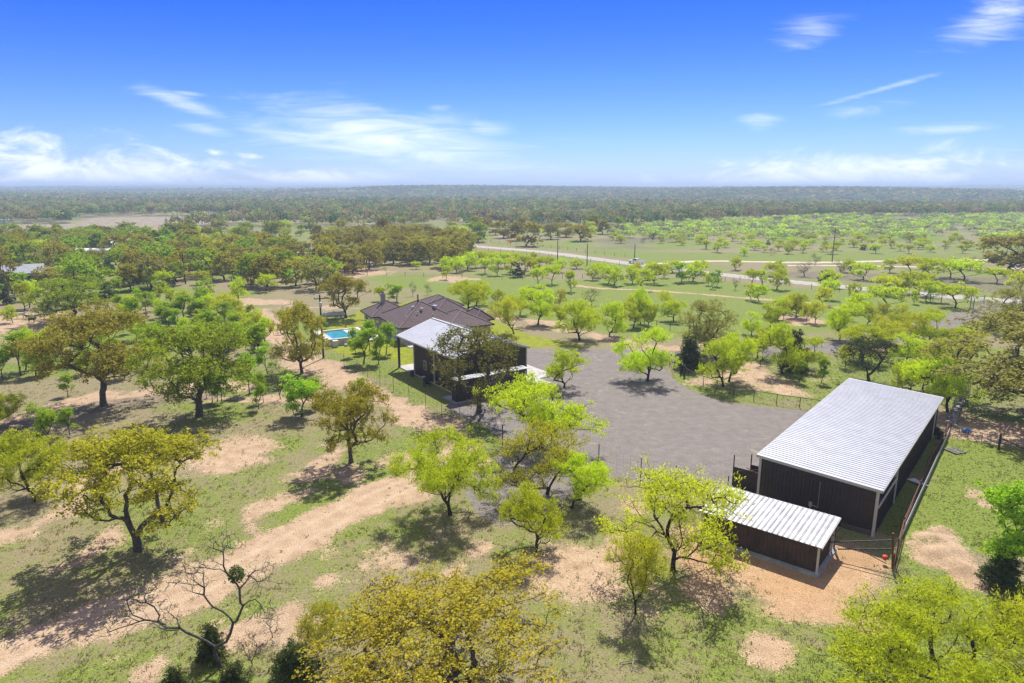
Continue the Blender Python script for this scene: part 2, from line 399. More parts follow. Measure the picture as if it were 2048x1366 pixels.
# near templates
for s in (11, 12, 13, 14, 15):
    template('mesq', 'bark_mesq', 'brush', 6, 6.6, seed=s, base_h=.8, trunk_r=.13, lobes=12, nsec=120, nter=640, leaf_n=32, leaf_l=.20, leaf_w=.045, spread=.34, wig=.16, cb=.27, puff=1.4, up=.35, lean=.22)
for s in (21, 22, 23):
    template('sparse', 'bark_mesq', 'brush', 6, 6.6, seed=s, base_h=.7, trunk_r=.11, lobes=12, nsec=110, nter=560, leaf_n=21, leaf_l=.20, leaf_w=.045, spread=.36, wig=.18, cb=.34, puff=1.4, up=.35, lean=.28)
for s in (31, 32, 33, 34):
    template('oak', 'bark_oak', 'round', 11, 12.5, seed=s, base_h=2.8, trunk_r=.30, lobes=22, nsec=240, nter=1300, leaf_n=19, leaf_l=.20, leaf_w=.14, spread=.40, wig=.27, cb=.30, lean=.05)
for s in (35,):
    template('bigoak', 'bark_oak', 'round', 11, 13, seed=s, base_h=2.8, trunk_r=.32, lobes=26, nsec=330, nter=1900, leaf_n=16, leaf_l=.155, leaf_w=.11, spread=.40, wig=.27, cb=.32, lean=.05)
for s in (16,):
    template('bigmesq', 'bark_mesq', 'brush', 6, 6.8, seed=s, base_h=.8, trunk_r=.12, lobes=15, nsec=180, nter=1000, leaf_n=44, leaf_l=.16, leaf_w=.032, spread=.32, wig=.16, cb=.3, puff=1.4, up=.35, lean=.22)
for s in (41, 42):
    template('denseoak', 'bark_oak', 'round', 10, 11.5, seed=s, base_h=2.2, trunk_r=.30, lobes=26, nsec=260, nter=1300, leaf_n=17, leaf_l=.20, leaf_w=.13, spread=.40, wig=.24, cb=.25, lean=.05)
for s in (45, 46):
    template('twigoak', 'bark_oak', 'round', 11, 12, seed=s, base_h=2.8, trunk_r=.28, lobes=22, nsec=260, nter=1500, leaf_n=7, leaf_l=.21, leaf_w=.14, spread=.42, wig=.27, cb=.30, lean=.05, r_tip=.016)
for s in (51, 52, 53):
    template('elm', 'bark_mesq', 'round', 6, 3.4, seed=s, base_h=1.5, trunk_r=.075, lobes=10, nsec=70, nter=330, leaf_n=22, leaf_l=.17, leaf_w=.10, spread=.30, wig=.12, cb=.30, up=.2, lean=.06)
for s in (61, 62):
    lob = [(.28 * math.cos(k * 2.4) * (1 - k / 15), .28 * math.sin(k * 2.4) * (1 - k / 15), .5 + k * .26, .95 - k * .052, .5) for k in range(14)]
    template('juniper', 'bark_mesq', 'brush', 4.5, 2.6, seed=s, base_h=.5, trunk_r=.10, lobes=lob, nsec=120, nter=420, leaf_n=22, leaf_l=.20, leaf_w=.07, spread=.24, wig=.1)
for s in (71, 72):
    template('bare', 'bark_dead', 'brush', 5.5, 5.5, seed=s, base_h=.7, trunk_r=.10, lobes=9, nsec=110, nter=480, leaf_n=2, leaf_l=.14, leaf_w=.045, spread=.5, wig=.2, cb=.3, r_tip=.014, up=.3, lean=.3)
# far templates: fewer, larger leaf sprays
for s in (111, 112, 113, 114):
    template('mesq_far', 'bark_mesq', 'brush', 6, 6.8, seed=s, base_h=.7, trunk_r=.14, lobes=11, nsec=70, nter=210, leaf_n=16, leaf_l=.40, leaf_w=.13, spread=.44, wig=.16, cb=.34, puff=1.4, up=.3, lean=.25, r_tip=.018, sides=(5, 3))
for s in (131, 132, 133, 134):
    template('oak_far', 'bark_oak', 'round', 10, 10.5, seed=s, base_h=1.8, trunk_r=.28, lobes=22, nsec=110, nter=330, leaf_n=15, leaf_l=.48, leaf_w=.36, spread=.60, wig=.2, cb=.20, lean=.06, r_tip=.022, sides=(5, 3))
for s in (151, 152):
    template('elm_far', 'bark_mesq', 'round', 6, 3.6, seed=s, base_h=1.2, trunk_r=.08, lobes=9, nsec=34, nter=100, leaf_n=15, leaf_l=.34, leaf_w=.22, spread=.4, wig=.12, cb=.25, up=.2, r_tip=.02, sides=(4, 3))
for s in (161, 162):
    template('juniper_far', 'bark_mesq', 'brush', 4.5, 3, seed=s, base_h=.4, trunk_r=.10, lobes=[(0, 0, .6 + k * .35, 1.3 - k * .1, .5) for k in range(10)], nsec=50, nter=100, leaf_n=14, leaf_l=.45, leaf_w=.2, spread=.35, wig=.1, r_tip=.02, sides=(4, 3))
KINDS = {'M': ('mesq', 'mesquite_tree'), 'P': ('mesq', 'mesquite_tree'), 'Y': ('sparse', 'mesquite_tree'), 'O': ('oak', 'oak_tree'), 'G': ('oak', 'oak_tree'), 'B': ('oak', 'oak_tree'),
         'L': ('denseoak', 'oak_tree'), 'K': ('denseoak', 'oak_tree'), 'U': ('twigoak', 'oak_tree'), 'E': ('elm', 'elm_tree'), 'J': ('juniper', 'juniper_bush'), 'D': ('bare', 'bare_tree')}
CATS = {'mesquite_tree': 'mesquite tree', 'oak_tree': 'oak tree', 'elm_tree': 'elm tree', 'juniper_bush': 'juniper', 'bare_tree': 'bare tree'}
prs = random.Random(5)
KINDS['V'] = ('twigoak', 'oak_tree'); LM['V'] = LM['J']; KINDS['GG'] = ('bigoak', 'oak_tree'); LM['GG'] = LM['G']; KINDS['MM'] = ('bigmesq', 'mesquite_tree'); LM['MM'] = LM['M']
def tree_at(x, y, kind, h, wd, label, group=None, var=None, rz=None, tilt=0, parts=True, name=None):
    tk, nm = KINDS[kind]; d = math.hypot(x, y)
    if d > 165:
        tk = {'mesq': 'mesq_far', 'sparse': 'mesq_far', 'oak': 'oak_far', 'denseoak': 'oak_far', 'twigoak': 'oak_far', 'elm': 'elm_far', 'juniper': 'juniper_far'}.get(tk, tk)
    lst = TPL[tk]; tr, cr, tH, tW = lst[(var if var is not None else prs.randrange(len(lst))) % len(lst)]
    z = float(terrain(x, y)); sz = h / tH; sx = wd / tW
    sx = min(max(sx, sz * .55), sz * 1.75)
    r = thing(name or nm, label, CATS[nm], (x, y, z), 0, group)
    r.rotation_mode = 'XYZ'; r.rotation_euler = (0, tilt, 0)
    a = rz if rz is not None else prs.uniform(0, 6.28)
    for me, pn in ((tr, 'trunk'), (cr, 'crown')):
        if me is None: continue
        o = link(pn, me, r); o.rotation_euler = (0, 0, a); o.scale = (sx, sx, sz)
        if pn == 'crown':
            o.material_slots[0].link = 'OBJECT'; o.material_slots[0].material = LM[kind]
    return r
def depth_of(y): return y * math.cos(PIT) + CAM_H * math.sin(PIT)
def tree_px(kind, bx, by, ty, wpx, label, cx=None, group=None, var=None, rz=None):
    x, y = G(bx, by); h = height_at(bx, by, ty); wd = wpx / FPX * depth_of(y)
    # the far rim of a wide crown stands higher in the view: allow for it
    h = max(1.0, h * .93)
    tilt = 0
    if cx is not None: tilt = max(-.35, min(.35, math.atan((cx - bx) / FPX * depth_of(y) / (h * .75))))
    return tree_at(x, y, kind, h, wd, label, group, var, rz, tilt)
T = tree_px
# ------------------------------------------------------------------ GROUND
def seg_dist(X, Y, pts):
    d = np.full(X.shape, 1e9)
    for (a, b) in zip(pts[:-1], pts[1:]):
        ax_, ay_ = a; vx, vy = b[0] - a[0], b[1] - a[1]; L = vx * vx + vy * vy + 1e-9
        k = np.clip(((X - ax_) * vx + (Y - ay_) * vy) / L, 0, 1)
        d = np.minimum(d, np.hypot(X - ax_ - k * vx, Y - ay_ - k * vy))
    return d
def inside(X, Y, poly):
    c = np.zeros(X.shape, bool); n = len(poly)
    for i in range(n):
        x1, y1 = poly[i]; x2, y2 = poly[(i + 1) % n]
        if y1 == y2: continue
        t_ = ((y1 > Y) != (y2 > Y)) & (X < (x2 - x1) * (Y - y1) / (y2 - y1) + x1); c ^= t_
    return c
def polyfield(X, Y, poly, soft):
    """1 inside, 0 outside, soft edge in metres"""
    d = seg_dist(X, Y, poly + [poly[0]]); s = np.where(inside(X, Y, poly), d, -d)
    return s / soft
def gp(*pts): return [G(*p) for p in pts]
def spline(pts, n=8):
    out = []; p = [pts[0]] + list(pts) + [pts[-1]]
    for i in range(1, len(p) - 2):
        for k in range(n):
            s = k / n; a, b, c, d = [np.array(q) for q in p[i - 1:i + 3]]
            out.append(tuple(.5 * (2 * b + (c - a) * s + (2 * a - 5 * b + 4 * c - d) * s * s + (3 * b - a - 3 * c + d) * s ** 3)))
    return out + [tuple(pts[-1])]
def vnoise(X, Y, s, seed):
    rs = np.random.RandomState(seed); g = rs.rand(256, 256)
    def one(x, y):
        xi = np.floor(x).astype(int); yi = np.floor(y).astype(int); fx = x - xi; fy = y - yi
        fx = fx * fx * (3 - 2 * fx); fy = fy * fy * (3 - 2 * fy)
        a = g[xi % 256, yi % 256]; b_ = g[(xi + 1) % 256, yi % 256]; c = g[xi % 256, (yi + 1) % 256]; d = g[(xi + 1) % 256, (yi + 1) % 256]
        return (a * (1 - fx) + b_ * fx) * (1 - fy) + (c * (1 - fx) + d * fx) * fy
    v = 0; amp = 1; tot = 0
    for o in range(4): v = v + amp * one(X / s * 2 ** o + 17.3 * o, Y / s * 2 ** o - 9.1 * o); tot += amp; amp *= .55
    return v / tot - .5
TH = np.tan(np.radians(np.linspace(-55, 55, 540)))
rr_ = [14.0]
while rr_[-1] < 320: rr_.append(rr_[-1] * 1.0062)
while rr_[-1] < 13000: rr_.append(rr_[-1] * 1.022)
rr_ = np.array(rr_)
AX = 55.0                       # the fan of ground rows starts behind the viewpoint
GX = np.outer(rr_ + AX, np.sin(np.arctan(TH))); GY = np.outer(rr_ + AX, np.cos(np.arctan(TH))) - AX
GZ = terrain(GX, GY) + .10 * vnoise(GX, GY, 14, 3) * (np.hypot(GX, GY) < 400)
for (px, py, r_, a_) in ((1870, 1085, 1.3, .55), (1905, 1112, 1.5, .6), (1850, 1108, .9, .35), (1930, 1140, 1.2, .4), (1885, 1060, .9, .35), (1150, 1152, 2.2, -.12), (455, 905, 2.6, -.15)):
    cx, cy = G(px, py); g_ = gauss(GX, GY, cx, cy, r_, r_ * .8); GZ = GZ + g_ * (a_ + .9 * abs(a_) * vnoise(GX, GY, 1.1, 61))
def masks(X, Y):
    n1_ = vnoise(X, Y, 9, 1); n2_ = vnoise(X, Y, 3, 2); n3_ = vnoise(X, Y, 30, 4); n4 = vnoise(X, Y, 90, 8)
    E_ = (n1_ * 1.6 + n2_ * 1.3)
    X0, Y0 = X, Y
    wa = np.clip(np.hypot(X, Y) / 60, .8, 3); XW = X + wa * (3.2 * vnoise(X, Y, 6, 41) + 1.6 * vnoise(X, Y, 1.8, 42)); YW = Y + wa * (3.2 * vnoise(X, Y, 6, 43) + 1.6 * vnoise(X, Y, 1.8, 44))
    trk = spline(gp((-120, 1345), (0, 1312), (180, 1243), (340, 1190), (480, 1135), (600, 1072), (720, 1012), (800, 975), (880, 950), (960, 930)))
    d = seg_dist(X, Y, trk); dtrk = d; dirt = 1.0 - (d - 1.75 - E_ * .8) / .8
    ruts = np.exp(-((d - 1.0) / .32) ** 2) * (dirt > .5)
    trk2 = spline(gp((900, 935), (920, 885), (870, 852), (800, 815), (745, 778), (690, 755), (640, 735), (590, 700), (555, 675), (530, 650), (520, 620)))
    dirt = np.maximum(dirt, .75 - (seg_dist(X, Y, trk2) - 2.0 - E_ * 4.0) / 1.4)
    X, Y = XW, YW
    for pts, w_, o_ in (
        (((-20, 1075), (60, 1050), (130, 1010), (165, 965), (230, 940)), .9, .9), (((0, 850), (90, 822), (200, 800), (300, 792), (420, 778), (470, 775)), 2.6, .62),
        (((500, 1055), (530, 1015), (600, 985)), .35, .9), (((600, 950), (660, 905), (650, 890)), .6, .8), (((120, 1130), (200, 1090), (230, 1060)), .5, .6),
        (((1040, 655), (1120, 660), (1190, 672), (1250, 680), (1290, 690)), 1.7, .9), (((980, 633), (1040, 640), (1140, 648)), 1.2, .7),
        (((480, 602), (545, 605)), 3.5, .9), (((590, 610), (700, 620)), 1.6, .55), (((1390, 690), (1480, 697), (1560, 700), (1800, 690)), 1.3, .6),
        (((820, 838), (900, 850)), 1.6, .9), (((540, 790), (640, 800), (700, 810)), .8, .6), (((380, 792), (470, 800), (560, 795)), 1.0, .6),
        (((1230, 700), (1370, 700), (1640, 700)), 1.2, .8)):
        dirt = np.maximum(dirt, o_ - (seg_dist(X, Y, spline(gp(*pts), 4)) - w_ - E_ * 1.6) / 1.0)
    for (px, py, r_, o_) in ((462, 903, 3.3, 1), (445, 925, 2.2, .8), (1150, 1152, 2.7, 1), (1100, 1165, 1.6, .9), (1190, 1140, 1.2, .8), (1240, 1110, 1.8, .55), (1450, 1110, 3.4, .95), (1580, 1170, 3.0, .95), (1690, 1150, 2.2, 1), (1730, 1125, 1.4, .9),
                             (1650, 1210, 1.6, .8), (1760, 1260, 1.0, .6), (1880, 1080, 1.3, 1), (1905, 1120, 1.2, 1), (1850, 1110, .9, 1), (1930, 1145, 1.2, .8), (1935, 985, 1.0, .9), (1985, 1010, 1.1, .6),
                             (1950, 865, 2.6, .9), (2020, 870, 3.0, .7), (1900, 830, 1.8, .7), (1480, 745, 5.0, .7), (1410, 765, 3.0, .6), (1580, 782, 2.2, .7), (10, 640, 6, .8), (60, 650, 6, .7), (600, 1270, 1.4, .6), (300, 1350, 1.0, .5),
                             (150, 860, 1.2, .5), (1620, 640, 4, .55), (1590, 642, 4, .6), (900, 560, 6, .5), (700, 545, 12, .45), (240, 452, 22, .9), (300, 455, 22, .7), (940, 425, 30, .6), (1100, 430, 34, .6),
                             (560, 1250, 1.6, .7), (510, 1270, 1.4, .7), (1280, 1010, 1.0, .5), (905, 1145, .8, .5), (640, 1165, .7, .6), (960, 1110, 1.0, .5), (1100, 1062, .8, .6), (1420, 1180, 1.6, .6), (1560, 1310, 1.6, .4)):
        cx, cy = G(px, py); dirt = np.maximum(dirt, o_ - (np.hypot(X - cx, (Y - cy) * .8) - r_ - E_ * r_ * .55) / (r_ * .35 + .3))
    # scattered natural bare places
    X, Y = X0, Y0
    near = (Y < 130)
    dirt = np.maximum(dirt, np.where(near, (n1_ + .6 * n2_ + .5 * n3_ - .27) * 5.5, (n3_ + .5 * n1_ - .34) * 5))
    trk3 = spline(gp((1150, 571), (1210, 577), (1320, 582), (1420, 590), (1520, 598), (1620, 607), (1720, 622), (1760, 624)), 4)
    dirt = np.maximum(dirt, .85 - (seg_dist(X, Y, trk3) - .9 - E_ * 1.2) / .8)
    lane = spline(gp((1325, 527), (1420, 522), (1620, 525), (1800, 521.5), (1960, 520), (2150, 519)), 4)
    ln = 1 - (seg_dist(X, Y, lane) - 1.8) / 1.0
    lane2 = gp((1560, 531), (1700, 531), (1850, 534), (1960, 538), (2150, 537)); ln = np.maximum(ln, .8 - (seg_dist(X, Y, lane2) - 1.2) / 1.0)
    ln = np.maximum(ln, 1 - (seg_dist(X, Y, gp((420, 498), (470, 492), (520, 486))) - 1.6) / 1.2)
    # gravel yard and driveway
    yard = gp((1052, 697), (1235, 697), (1338, 700), (1420, 702), (1440, 707), (1370, 716), (1338, 735), (1362, 765), (1400, 783), (1460, 803), (1540, 812), (1700, 826), (1700, 900), (1500, 1010), (1440, 990), (1330, 975), (1228, 958), (1180, 958), (1130, 1010), (1090, 1052), (990, 1060), (940, 1030), (915, 975), (965, 930), (1000, 890), (960, 850), (905, 830), (880, 812), (950, 780), (1030, 760))
    gr = polyfield(X, Y, yard, .9) + E_ * .45
    drv = spline(gp((1400, 706), (1500, 703), (1600, 701), (1700, 692), (1780, 675), (1840, 660), (1890, 643), (1940, 630), (1975, 620), (2010, 604), (2060, 601)), 5)
    gr = np.maximum(gr, 1 - (seg_dist(X, Y, drv) - 3.0 - E_ * .5) / .7)
    gr = np.maximum(gr, (1 - (seg_dist(X, Y, gp((2010, 612), (2080, 606))) - 5) / 1.0))
    # paved road
    rd = spline(gp((640, 497), (690, 482), (735, 470), (770, 470)), 4)
    road = spline(gp((880, 486), (940, 492), (1080, 503.5), (1200, 519), (1330, 536), (1480, 553), (1640, 569), (1800, 584), (1960, 598), (2080, 605), (2300, 612)), 6)
    pv = 1 - (seg_dist(X, Y, road) - 3.4) / .5
    pv = np.maximum(pv, 1 - (seg_dist(X, Y, spline(gp((715, 432), (745, 440), (722, 452), (742, 458), (738, 464)), 5)) - 4.5) / 1.0)
    lawn = polyfield(X, Y, gp((640, 650), (700, 622), (830, 600), (985, 630), (1080, 668), (1235, 696), (1055, 700), (1050, 740), (900, 800), (800, 742), (755, 718), (690, 722), (640, 705)), 3.0) + E_ * .3
    field = polyfield(X, Y, gp((-80, 449), (140, 447), (150, 437), (200, 434), (560, 431), (600, 437), (400, 448), (250, 458), (-80, 465)), 12)
    burnt = polyfield(X, Y, gp((1480, 540), (1640, 536), (1850, 550), (2150, 556), (2150, 596), (1900, 588), (1700, 566), (1560, 560)), 8) + n3_ * 2
    burnt = np.maximum(burnt, polyfield(X, Y, gp((1120, 480), (1240, 470), (1420, 478), (1330, 502), (1180, 500)), 20) + n3_ * 2)
    burnt = np.maximum(burnt, .9 - (seg_dist(X, Y, gp((0, 860), (90, 835), (200, 812), (300, 800), (420, 790))) - 1.8 - E_) / 1.2)
    past = polyfield(X, Y, gp((700, 545), (900, 545), (1100, 556), (1330, 548), (1480, 560), (1960, 605), (1900, 660), (1600, 690), (1250, 690), (1000, 640), (700, 560)), 12)
    past = np.maximum(past, polyfield(X, Y, gp((1080, 500), (2200, 510), (2200, 528), (1330, 528)), 10))
    past = np.maximum(past, polyfield(X, Y, gp((1840, 880), (1900, 862), (2100, 905), (2100, 1130), (1800, 1130)), 3))
    lush = vnoise(X, Y, 22, 11) * 2.2 + n2_ * .8 + .50
    lush = np.maximum(lush, np.clip(past, 0, 1) * 1.25 + n3_ * .6)
    for (px, py, r_, o_) in ((1880, 1010, 4, 1.3), (1840, 1060, 3, 1.2), (1700, 1065, 2, 1.), (1900, 900, 3, 1.1), (560, 890, 5, .9), (650, 900, 4, .9), (860, 740, 5, .6), (250, 1120, 5, .6), (500, 1100, 3, .6), (700, 960, 4, .8), (1080, 1050, 3, .5)):
        cx, cy = G(px, py); lush = np.maximum(lush, o_ - np.hypot(X - cx, Y - cy) / r_ * .6 + n2_)
    far = smooth(420, 620, np.hypot(X, Y)) * (1 - np.clip(field, 0, 1))
    c = lambda a: np.clip(a, 0, 1)
    dirt = .5 + (dirt - .5) * .42 + n2_ * .25
    dirt = np.maximum(dirt, 1.0 - (dtrk - 1.6 - E_ * 1.9) / 1.5)
    dirt = np.maximum(dirt, .95 - (seg_dist(X, Y, trk2) - 1.6 - E_ * 3.2) / 2.0)
    for (px, py, r_) in ((800, 985, 2.6), (880, 935, 2.6), (740, 990, 1.6)): cx, cy = G(px, py); dirt = np.maximum(dirt, 1 - (np.hypot(XW - cx, YW - cy) - r_) / 1.5)
    orange = np.maximum.reduce([np.exp(-((X - G(px, py)[0]) ** 2 + (Y - G(px, py)[1]) ** 2) / r_ ** 2) for (px, py, r_) in ((1450, 1100, 6), (1600, 1170, 6), (1400, 1120, 4), (1700, 1110, 4), (1400, 705, 6), (1880, 1300, 8))])
    return dict(dirt=c(dirt), lush=c(lush), gravel=c(gr), lawn=c(lawn), paved=c(pv), lane=c(ln), field=c(field), burnt=c(burnt), far=c(far), orange=c(orange), rut=c(ruts))
MK = masks(GX, GY)
nr, nc = GX.shape
gv = np.stack([GX, GY, GZ], -1).reshape(-1, 3)
ii = (np.arange(nr - 1)[:, None] * nc + np.arange(nc - 1)[None, :])
gf = np.stack([ii, ii + 1, ii + nc + 1, ii + nc], -1).reshape(-1, 4)
# ground material ------------------------------------------------
m = bpy.data.materials.new('ground_cover'); m.use_nodes = True; q = NT(m.node_tree)
def A(nm): return q.n('ShaderNodeAttribute', attribute_name=nm).outputs['Fac']
geo = q.n('ShaderNodeNewGeometry'); pos = geo.outputs['Position']
nA = q.noise(pos, .9, 6, .62); nB = q.noise(pos, 3.7, 6, .7); nC = q.noise(pos, .16, 5, .6); nD = q.noise(pos, 11, 4, .7); nE = q.noise(pos, 28, 3, .7)
jit = q.m('ADD', q.m('ADD', q.m('MULTIPLY', q.m('SUBTRACT', nA, .5), .9), q.m('MULTIPLY', q.m('SUBTRACT', nB, .5), 1.2)), q.m('MULTIPLY', q.m('SUBTRACT', nD, .5), 1.5))
def edge(a, lo=.35, hi=.65, k=1.0): return q.ramp(q.m('ADD', a, q.m('MULTIPLY', jit, k)), lo, hi)
green = q.mix(q.ramp(nB, .35, .65), (.070, .138, .004), (.175, .255, .010))
dry = q.mix(q.ramp(nB, .3, .7), (.215, .17, .10), (.38, .30, .195))
dry = q.mix(q.ramp(nE, .42, .62), dry, (.15, .15, .06)); dry = q.mix(q.ramp(nD, .55, .75), dry, (.42, .32, .22))
green = q.mix(q.ramp(nE, .45, .68), green, (.27, .24, .11))
grass = q.mix(edge(A('lush'), .38, .70, 1.2), dry, green)
dirtc = q.mix(q.ramp(nA, .3, .7), (.35, .245, .155), (.465, .34, .225))
dirtc = q.mix(q.ramp(nB, .55, .8), dirtc, (.36, .25, .17))
dirtc = q.mix(q.m('MULTIPLY', A('orange'), .55), dirtc, (.42, .235, .10))
dirtc = q.mix(q.m('MULTIPLY', A('rut'), .5), dirtc, (.52, .40, .285))
c = q.mix(edge(A('dirt'), .40, .68, 1.05), grass, dirtc)
c = q.mix(q.m('MULTIPLY', edge(A('burnt'), .3, .8, .9), .62), c, q.mix(q.ramp(nA, .4, .6), (.085, .075, .055), (.19, .168, .125)))
fieldc = q.mix(q.ramp(nC, .35, .6), (.36, .29, .19), (.22, .19, .145)); c = q.mix(edge(A('field'), .2, .7, .3), c, fieldc)
lawnc = q.mix(q.ramp(nA, .35, .65), (.17, .21, .010), (.26, .275, .018)); lawnc = q.mix(q.ramp(nB, .55, .75), lawnc, (.20, .19, .06))
c = q.mix(edge(A('lawn'), .35, .8, .4), c, lawnc)
gravc = q.mix(q.ramp(nA, .3, .7), (.188, .168, .152), (.250, .226, .205))
gravc = q.mix(q.ramp(q.noise(pos, .30, 6, .6, 1.5), .60, .70), gravc, (.36, .29, .23))
mp = q.n('ShaderNodeMapping'); mp.inputs['Rotation'].default_value = (0, 0, .5); mp.inputs['Scale'].default_value = (.22, 1.9, 1); q.put(mp.inputs['Vector'], pos)
mp2 = q.n('ShaderNodeMapping'); mp2.inputs['Rotation'].default_value = (0, 0, -.9); mp2.inputs['Scale'].default_value = (.16, 1.5, 1); q.put(mp2.inputs['Vector'], pos)
gravc = q.mix(q.m('MULTIPLY', q.ramp(q.noise(mp.outputs[0], .9, 5, .7, .9), .50, .72), .26), gravc, (.37, .335, .30))
gravc = q.mix(q.m('MULTIPLY', q.ramp(q.noise(mp2.outputs[0], .8, 5, .7, .9), .50, .74), .26), gravc, (.145, .125, .11))
gravc = q.mix(q.m('MULTIPLY', q.ramp(nE, .4, .6), .45), gravc, (.14, .122, .108))
c = q.mix(edge(A('gravel'), .35, .65, .45), c, gravc)
c = q.mix(edge(A('lane'), .35, .7, .3), c, (.55, .46, .34))
c = q.mix(edge(A('paved'), .45, .6, .1), c, q.mix(q.ramp(nA, .3, .7), (.36, .335, .30), (.44, .41, .37)))
c = q.mix(1.0, c, q.mix(q.ramp(q.m('ADD', q.m('MULTIPLY', nD, .5), q.m('MULTIPLY', nE, .5)), .38, .60), (.50, .50, .48), (1.32, 1.31, 1.28)), 'MULTIPLY')
farc = q.mix(q.ramp(q.noise(pos, .012, 6, .65), .4, .62), (.12, .13, .055), (.25, .22, .12))
c = q.mix(A('far'), c, farc)
b = q.n('ShaderNodeBsdfPrincipled'); b.inputs['Roughness'].default_value = .95; b.inputs['Specular IOR Level'].default_value = .15
q.put(b.inputs['Base Color'], c)
bn = q.n('ShaderNodeBump'); bn.inputs['Strength'].default_value = .45; bn.inputs['Distance'].default_value = .10
q.put(bn.inputs['Height'], q.m('ADD', q.m('MULTIPLY', nB, 1.0), q.m('MULTIPLY', nD, .6))); q.put(b.inputs['Normal'], bn.outputs[0])
o = q.n('ShaderNodeOutputMaterial'); q.put(o.inputs[0], b.outputs[0])
M['ground'] = m
def sheet(name, sel, lift):
    if sel is None: vs, fs, idx = gv, gf, np.arange(len(gv))
    else:
        fm = sel.reshape(-1)[gf].all(1); fs = gf[fm]; idx, inv = np.unique(fs, return_inverse=True); fs = inv.reshape(-1, 4); vs = gv[idx].copy(); vs[:, 2] += lift
    me = np_mesh(name, vs, fs, None, M['ground'], True)
    for k, a in MK.items():
        at = me.attributes.new(k, 'FLOAT', 'POINT'); at.data.foreach_set('value', a.reshape(-1)[idx].astype(np.float32))
    return tag(link(name, me), kind='structure')
sheet('ground', None, 0)
nearm = np.hypot(GX, GY) < 420
ng = (MK['gravel'] < .5) & (MK['paved'] < .5)
sheet('gravel_yard', (MK['gravel'] > .35) & nearm & (MK['paved'] < .5), .012)
sheet('road', (MK['paved'] > .3) & (np.hypot(GX, GY) < 1200), .016)
sheet('lawn', (MK['lawn'] > .45) & ng & nearm, .008)
trkm = seg_dist(GX, GY, spline(gp((-120, 1345), (0, 1312), (180, 1243), (340, 1190), (480, 1135), (600, 1072), (720, 1012), (800, 975), (880, 950), (960, 930)))) < 3
sheet('dirt_track', (MK['dirt'] > .5) & trkm & ng, .006)
sheet('caliche_lane', (MK['lane'] > .4) & ng, .008)

# short dry grass tufts over the near ground
def mask_at(xs, ys): return masks(xs, ys)
rs = np.random.RandomState(77)
N = 210000
yy_ = 24 + (rs.rand(N) ** 1.35) * 86; xx_ = (rs.rand(N) * 2 - 1) * (yy_ * .84 + 4)
mk = mask_at(xx_, yy_); pr = (1 - mk['dirt'] * .93) * (1 - mk['gravel']) * (1 - mk['lawn'] * .6); keep = rs.rand(N) < pr * .85 * (.25 + .75 * mk['lush'])
xx_ = xx_[keep]; yy_ = yy_[keep]; lu = mk['lush'][keep]; N = len(xx_)
s_ = rs.uniform(.02, .05, N) * (1 + .5 * lu) * (1 + yy_ / 160); an = rs.uniform(0, 6.28, N); ca, sa = np.cos(an) * s_, np.sin(an) * s_
zz_ = .10 * vnoise(xx_, yy_, 14, 3) - .01
hh = s_ * rs.uniform(.4, 1.0, N); lx, ly = rs.normal(0, .03, N), rs.normal(0, .03, N)
V = np.stack([np.stack([xx_ - ca, yy_ - sa, zz_], 1), np.stack([xx_ + ca, yy_ + sa, zz_], 1), np.stack([xx_ + ca * .6 + lx, yy_ + sa * .6 + ly, zz_ + hh], 1), np.stack([xx_ - ca * .7 + lx, yy_ - sa * .7 + ly, zz_ + hh * .8], 1)], 1).reshape(-1, 3)
gm = bpy.data.materials.new('grass_blades'); gm.use_nodes = True; q = NT(gm.node_tree)
d_ = q.n('ShaderNodeBsdfDiffuse'); tr_ = q.n('ShaderNodeBsdfTranslucent'); mx = q.n('ShaderNodeMixShader'); mx.inputs[0].default_value = .35
at = q.n('ShaderNodeAttribute', attribute_name='lv')
cc = q.mix(at.outputs['Fac'], (.42, .35, .20), (.24, .29, .05)); q.put(d_.inputs[0], cc); q.put(tr_.inputs[0], cc)
q.put(mx.inputs[1], d_.outputs[0]); q.put(mx.inputs[2], tr_.outputs[0]); o = q.n('ShaderNodeOutputMaterial'); q.put(o.inputs[0], mx.outputs[0])
me = np_mesh('short_grass', V, np.arange(N * 4).reshape(-1, 4), None, gm)
at = me.attributes.new('lv', 'FLOAT', 'POINT'); at.data.foreach_set('value', np.repeat(np.clip(lu * .9 + rs.normal(0, .3, N), 0, 1), 4).astype(np.float32))
tag(link('short_grass', me), 'short mixed green and dry grass covering the near pasture', 'grass', kind='stuff')

# taller weeds and leaf litter clumps
rs = np.random.RandomState(78); N0 = 16000
yy_ = 26 + rs.rand(N0) ** 1.2 * 75; xx_ = (rs.rand(N0) * 2 - 1) * (yy_ * .84 + 4); mk = masks(xx_, yy_)
keep = (rs.rand(N0) < (1 - mk['gravel']) * (1 - mk['lawn']) * (1 - .85 * mk['dirt'])) & (vnoise(xx_, yy_, 7, 51) > -.06)
xx_, yy_ = xx_[keep], yy_[keep]; nb = 7; lu = np.repeat(mk['lush'][keep] * .6 + rs.uniform(0, .5, keep.sum()), nb); X_ = np.repeat(xx_, nb) + rs.normal(0, .09, len(xx_) * nb); Y_ = np.repeat(yy_, nb) + rs.normal(0, .09, len(yy_) * nb); N = len(X_)
hh = rs.uniform(.05, .2, N); an = rs.uniform(0, 6.28, N); ca, sa = np.cos(an) * .022, np.sin(an) * .022; lx, ly = rs.normal(0, .07, N), rs.normal(0, .07, N); zz_ = .10 * vnoise(X_, Y_, 14, 3) - .01
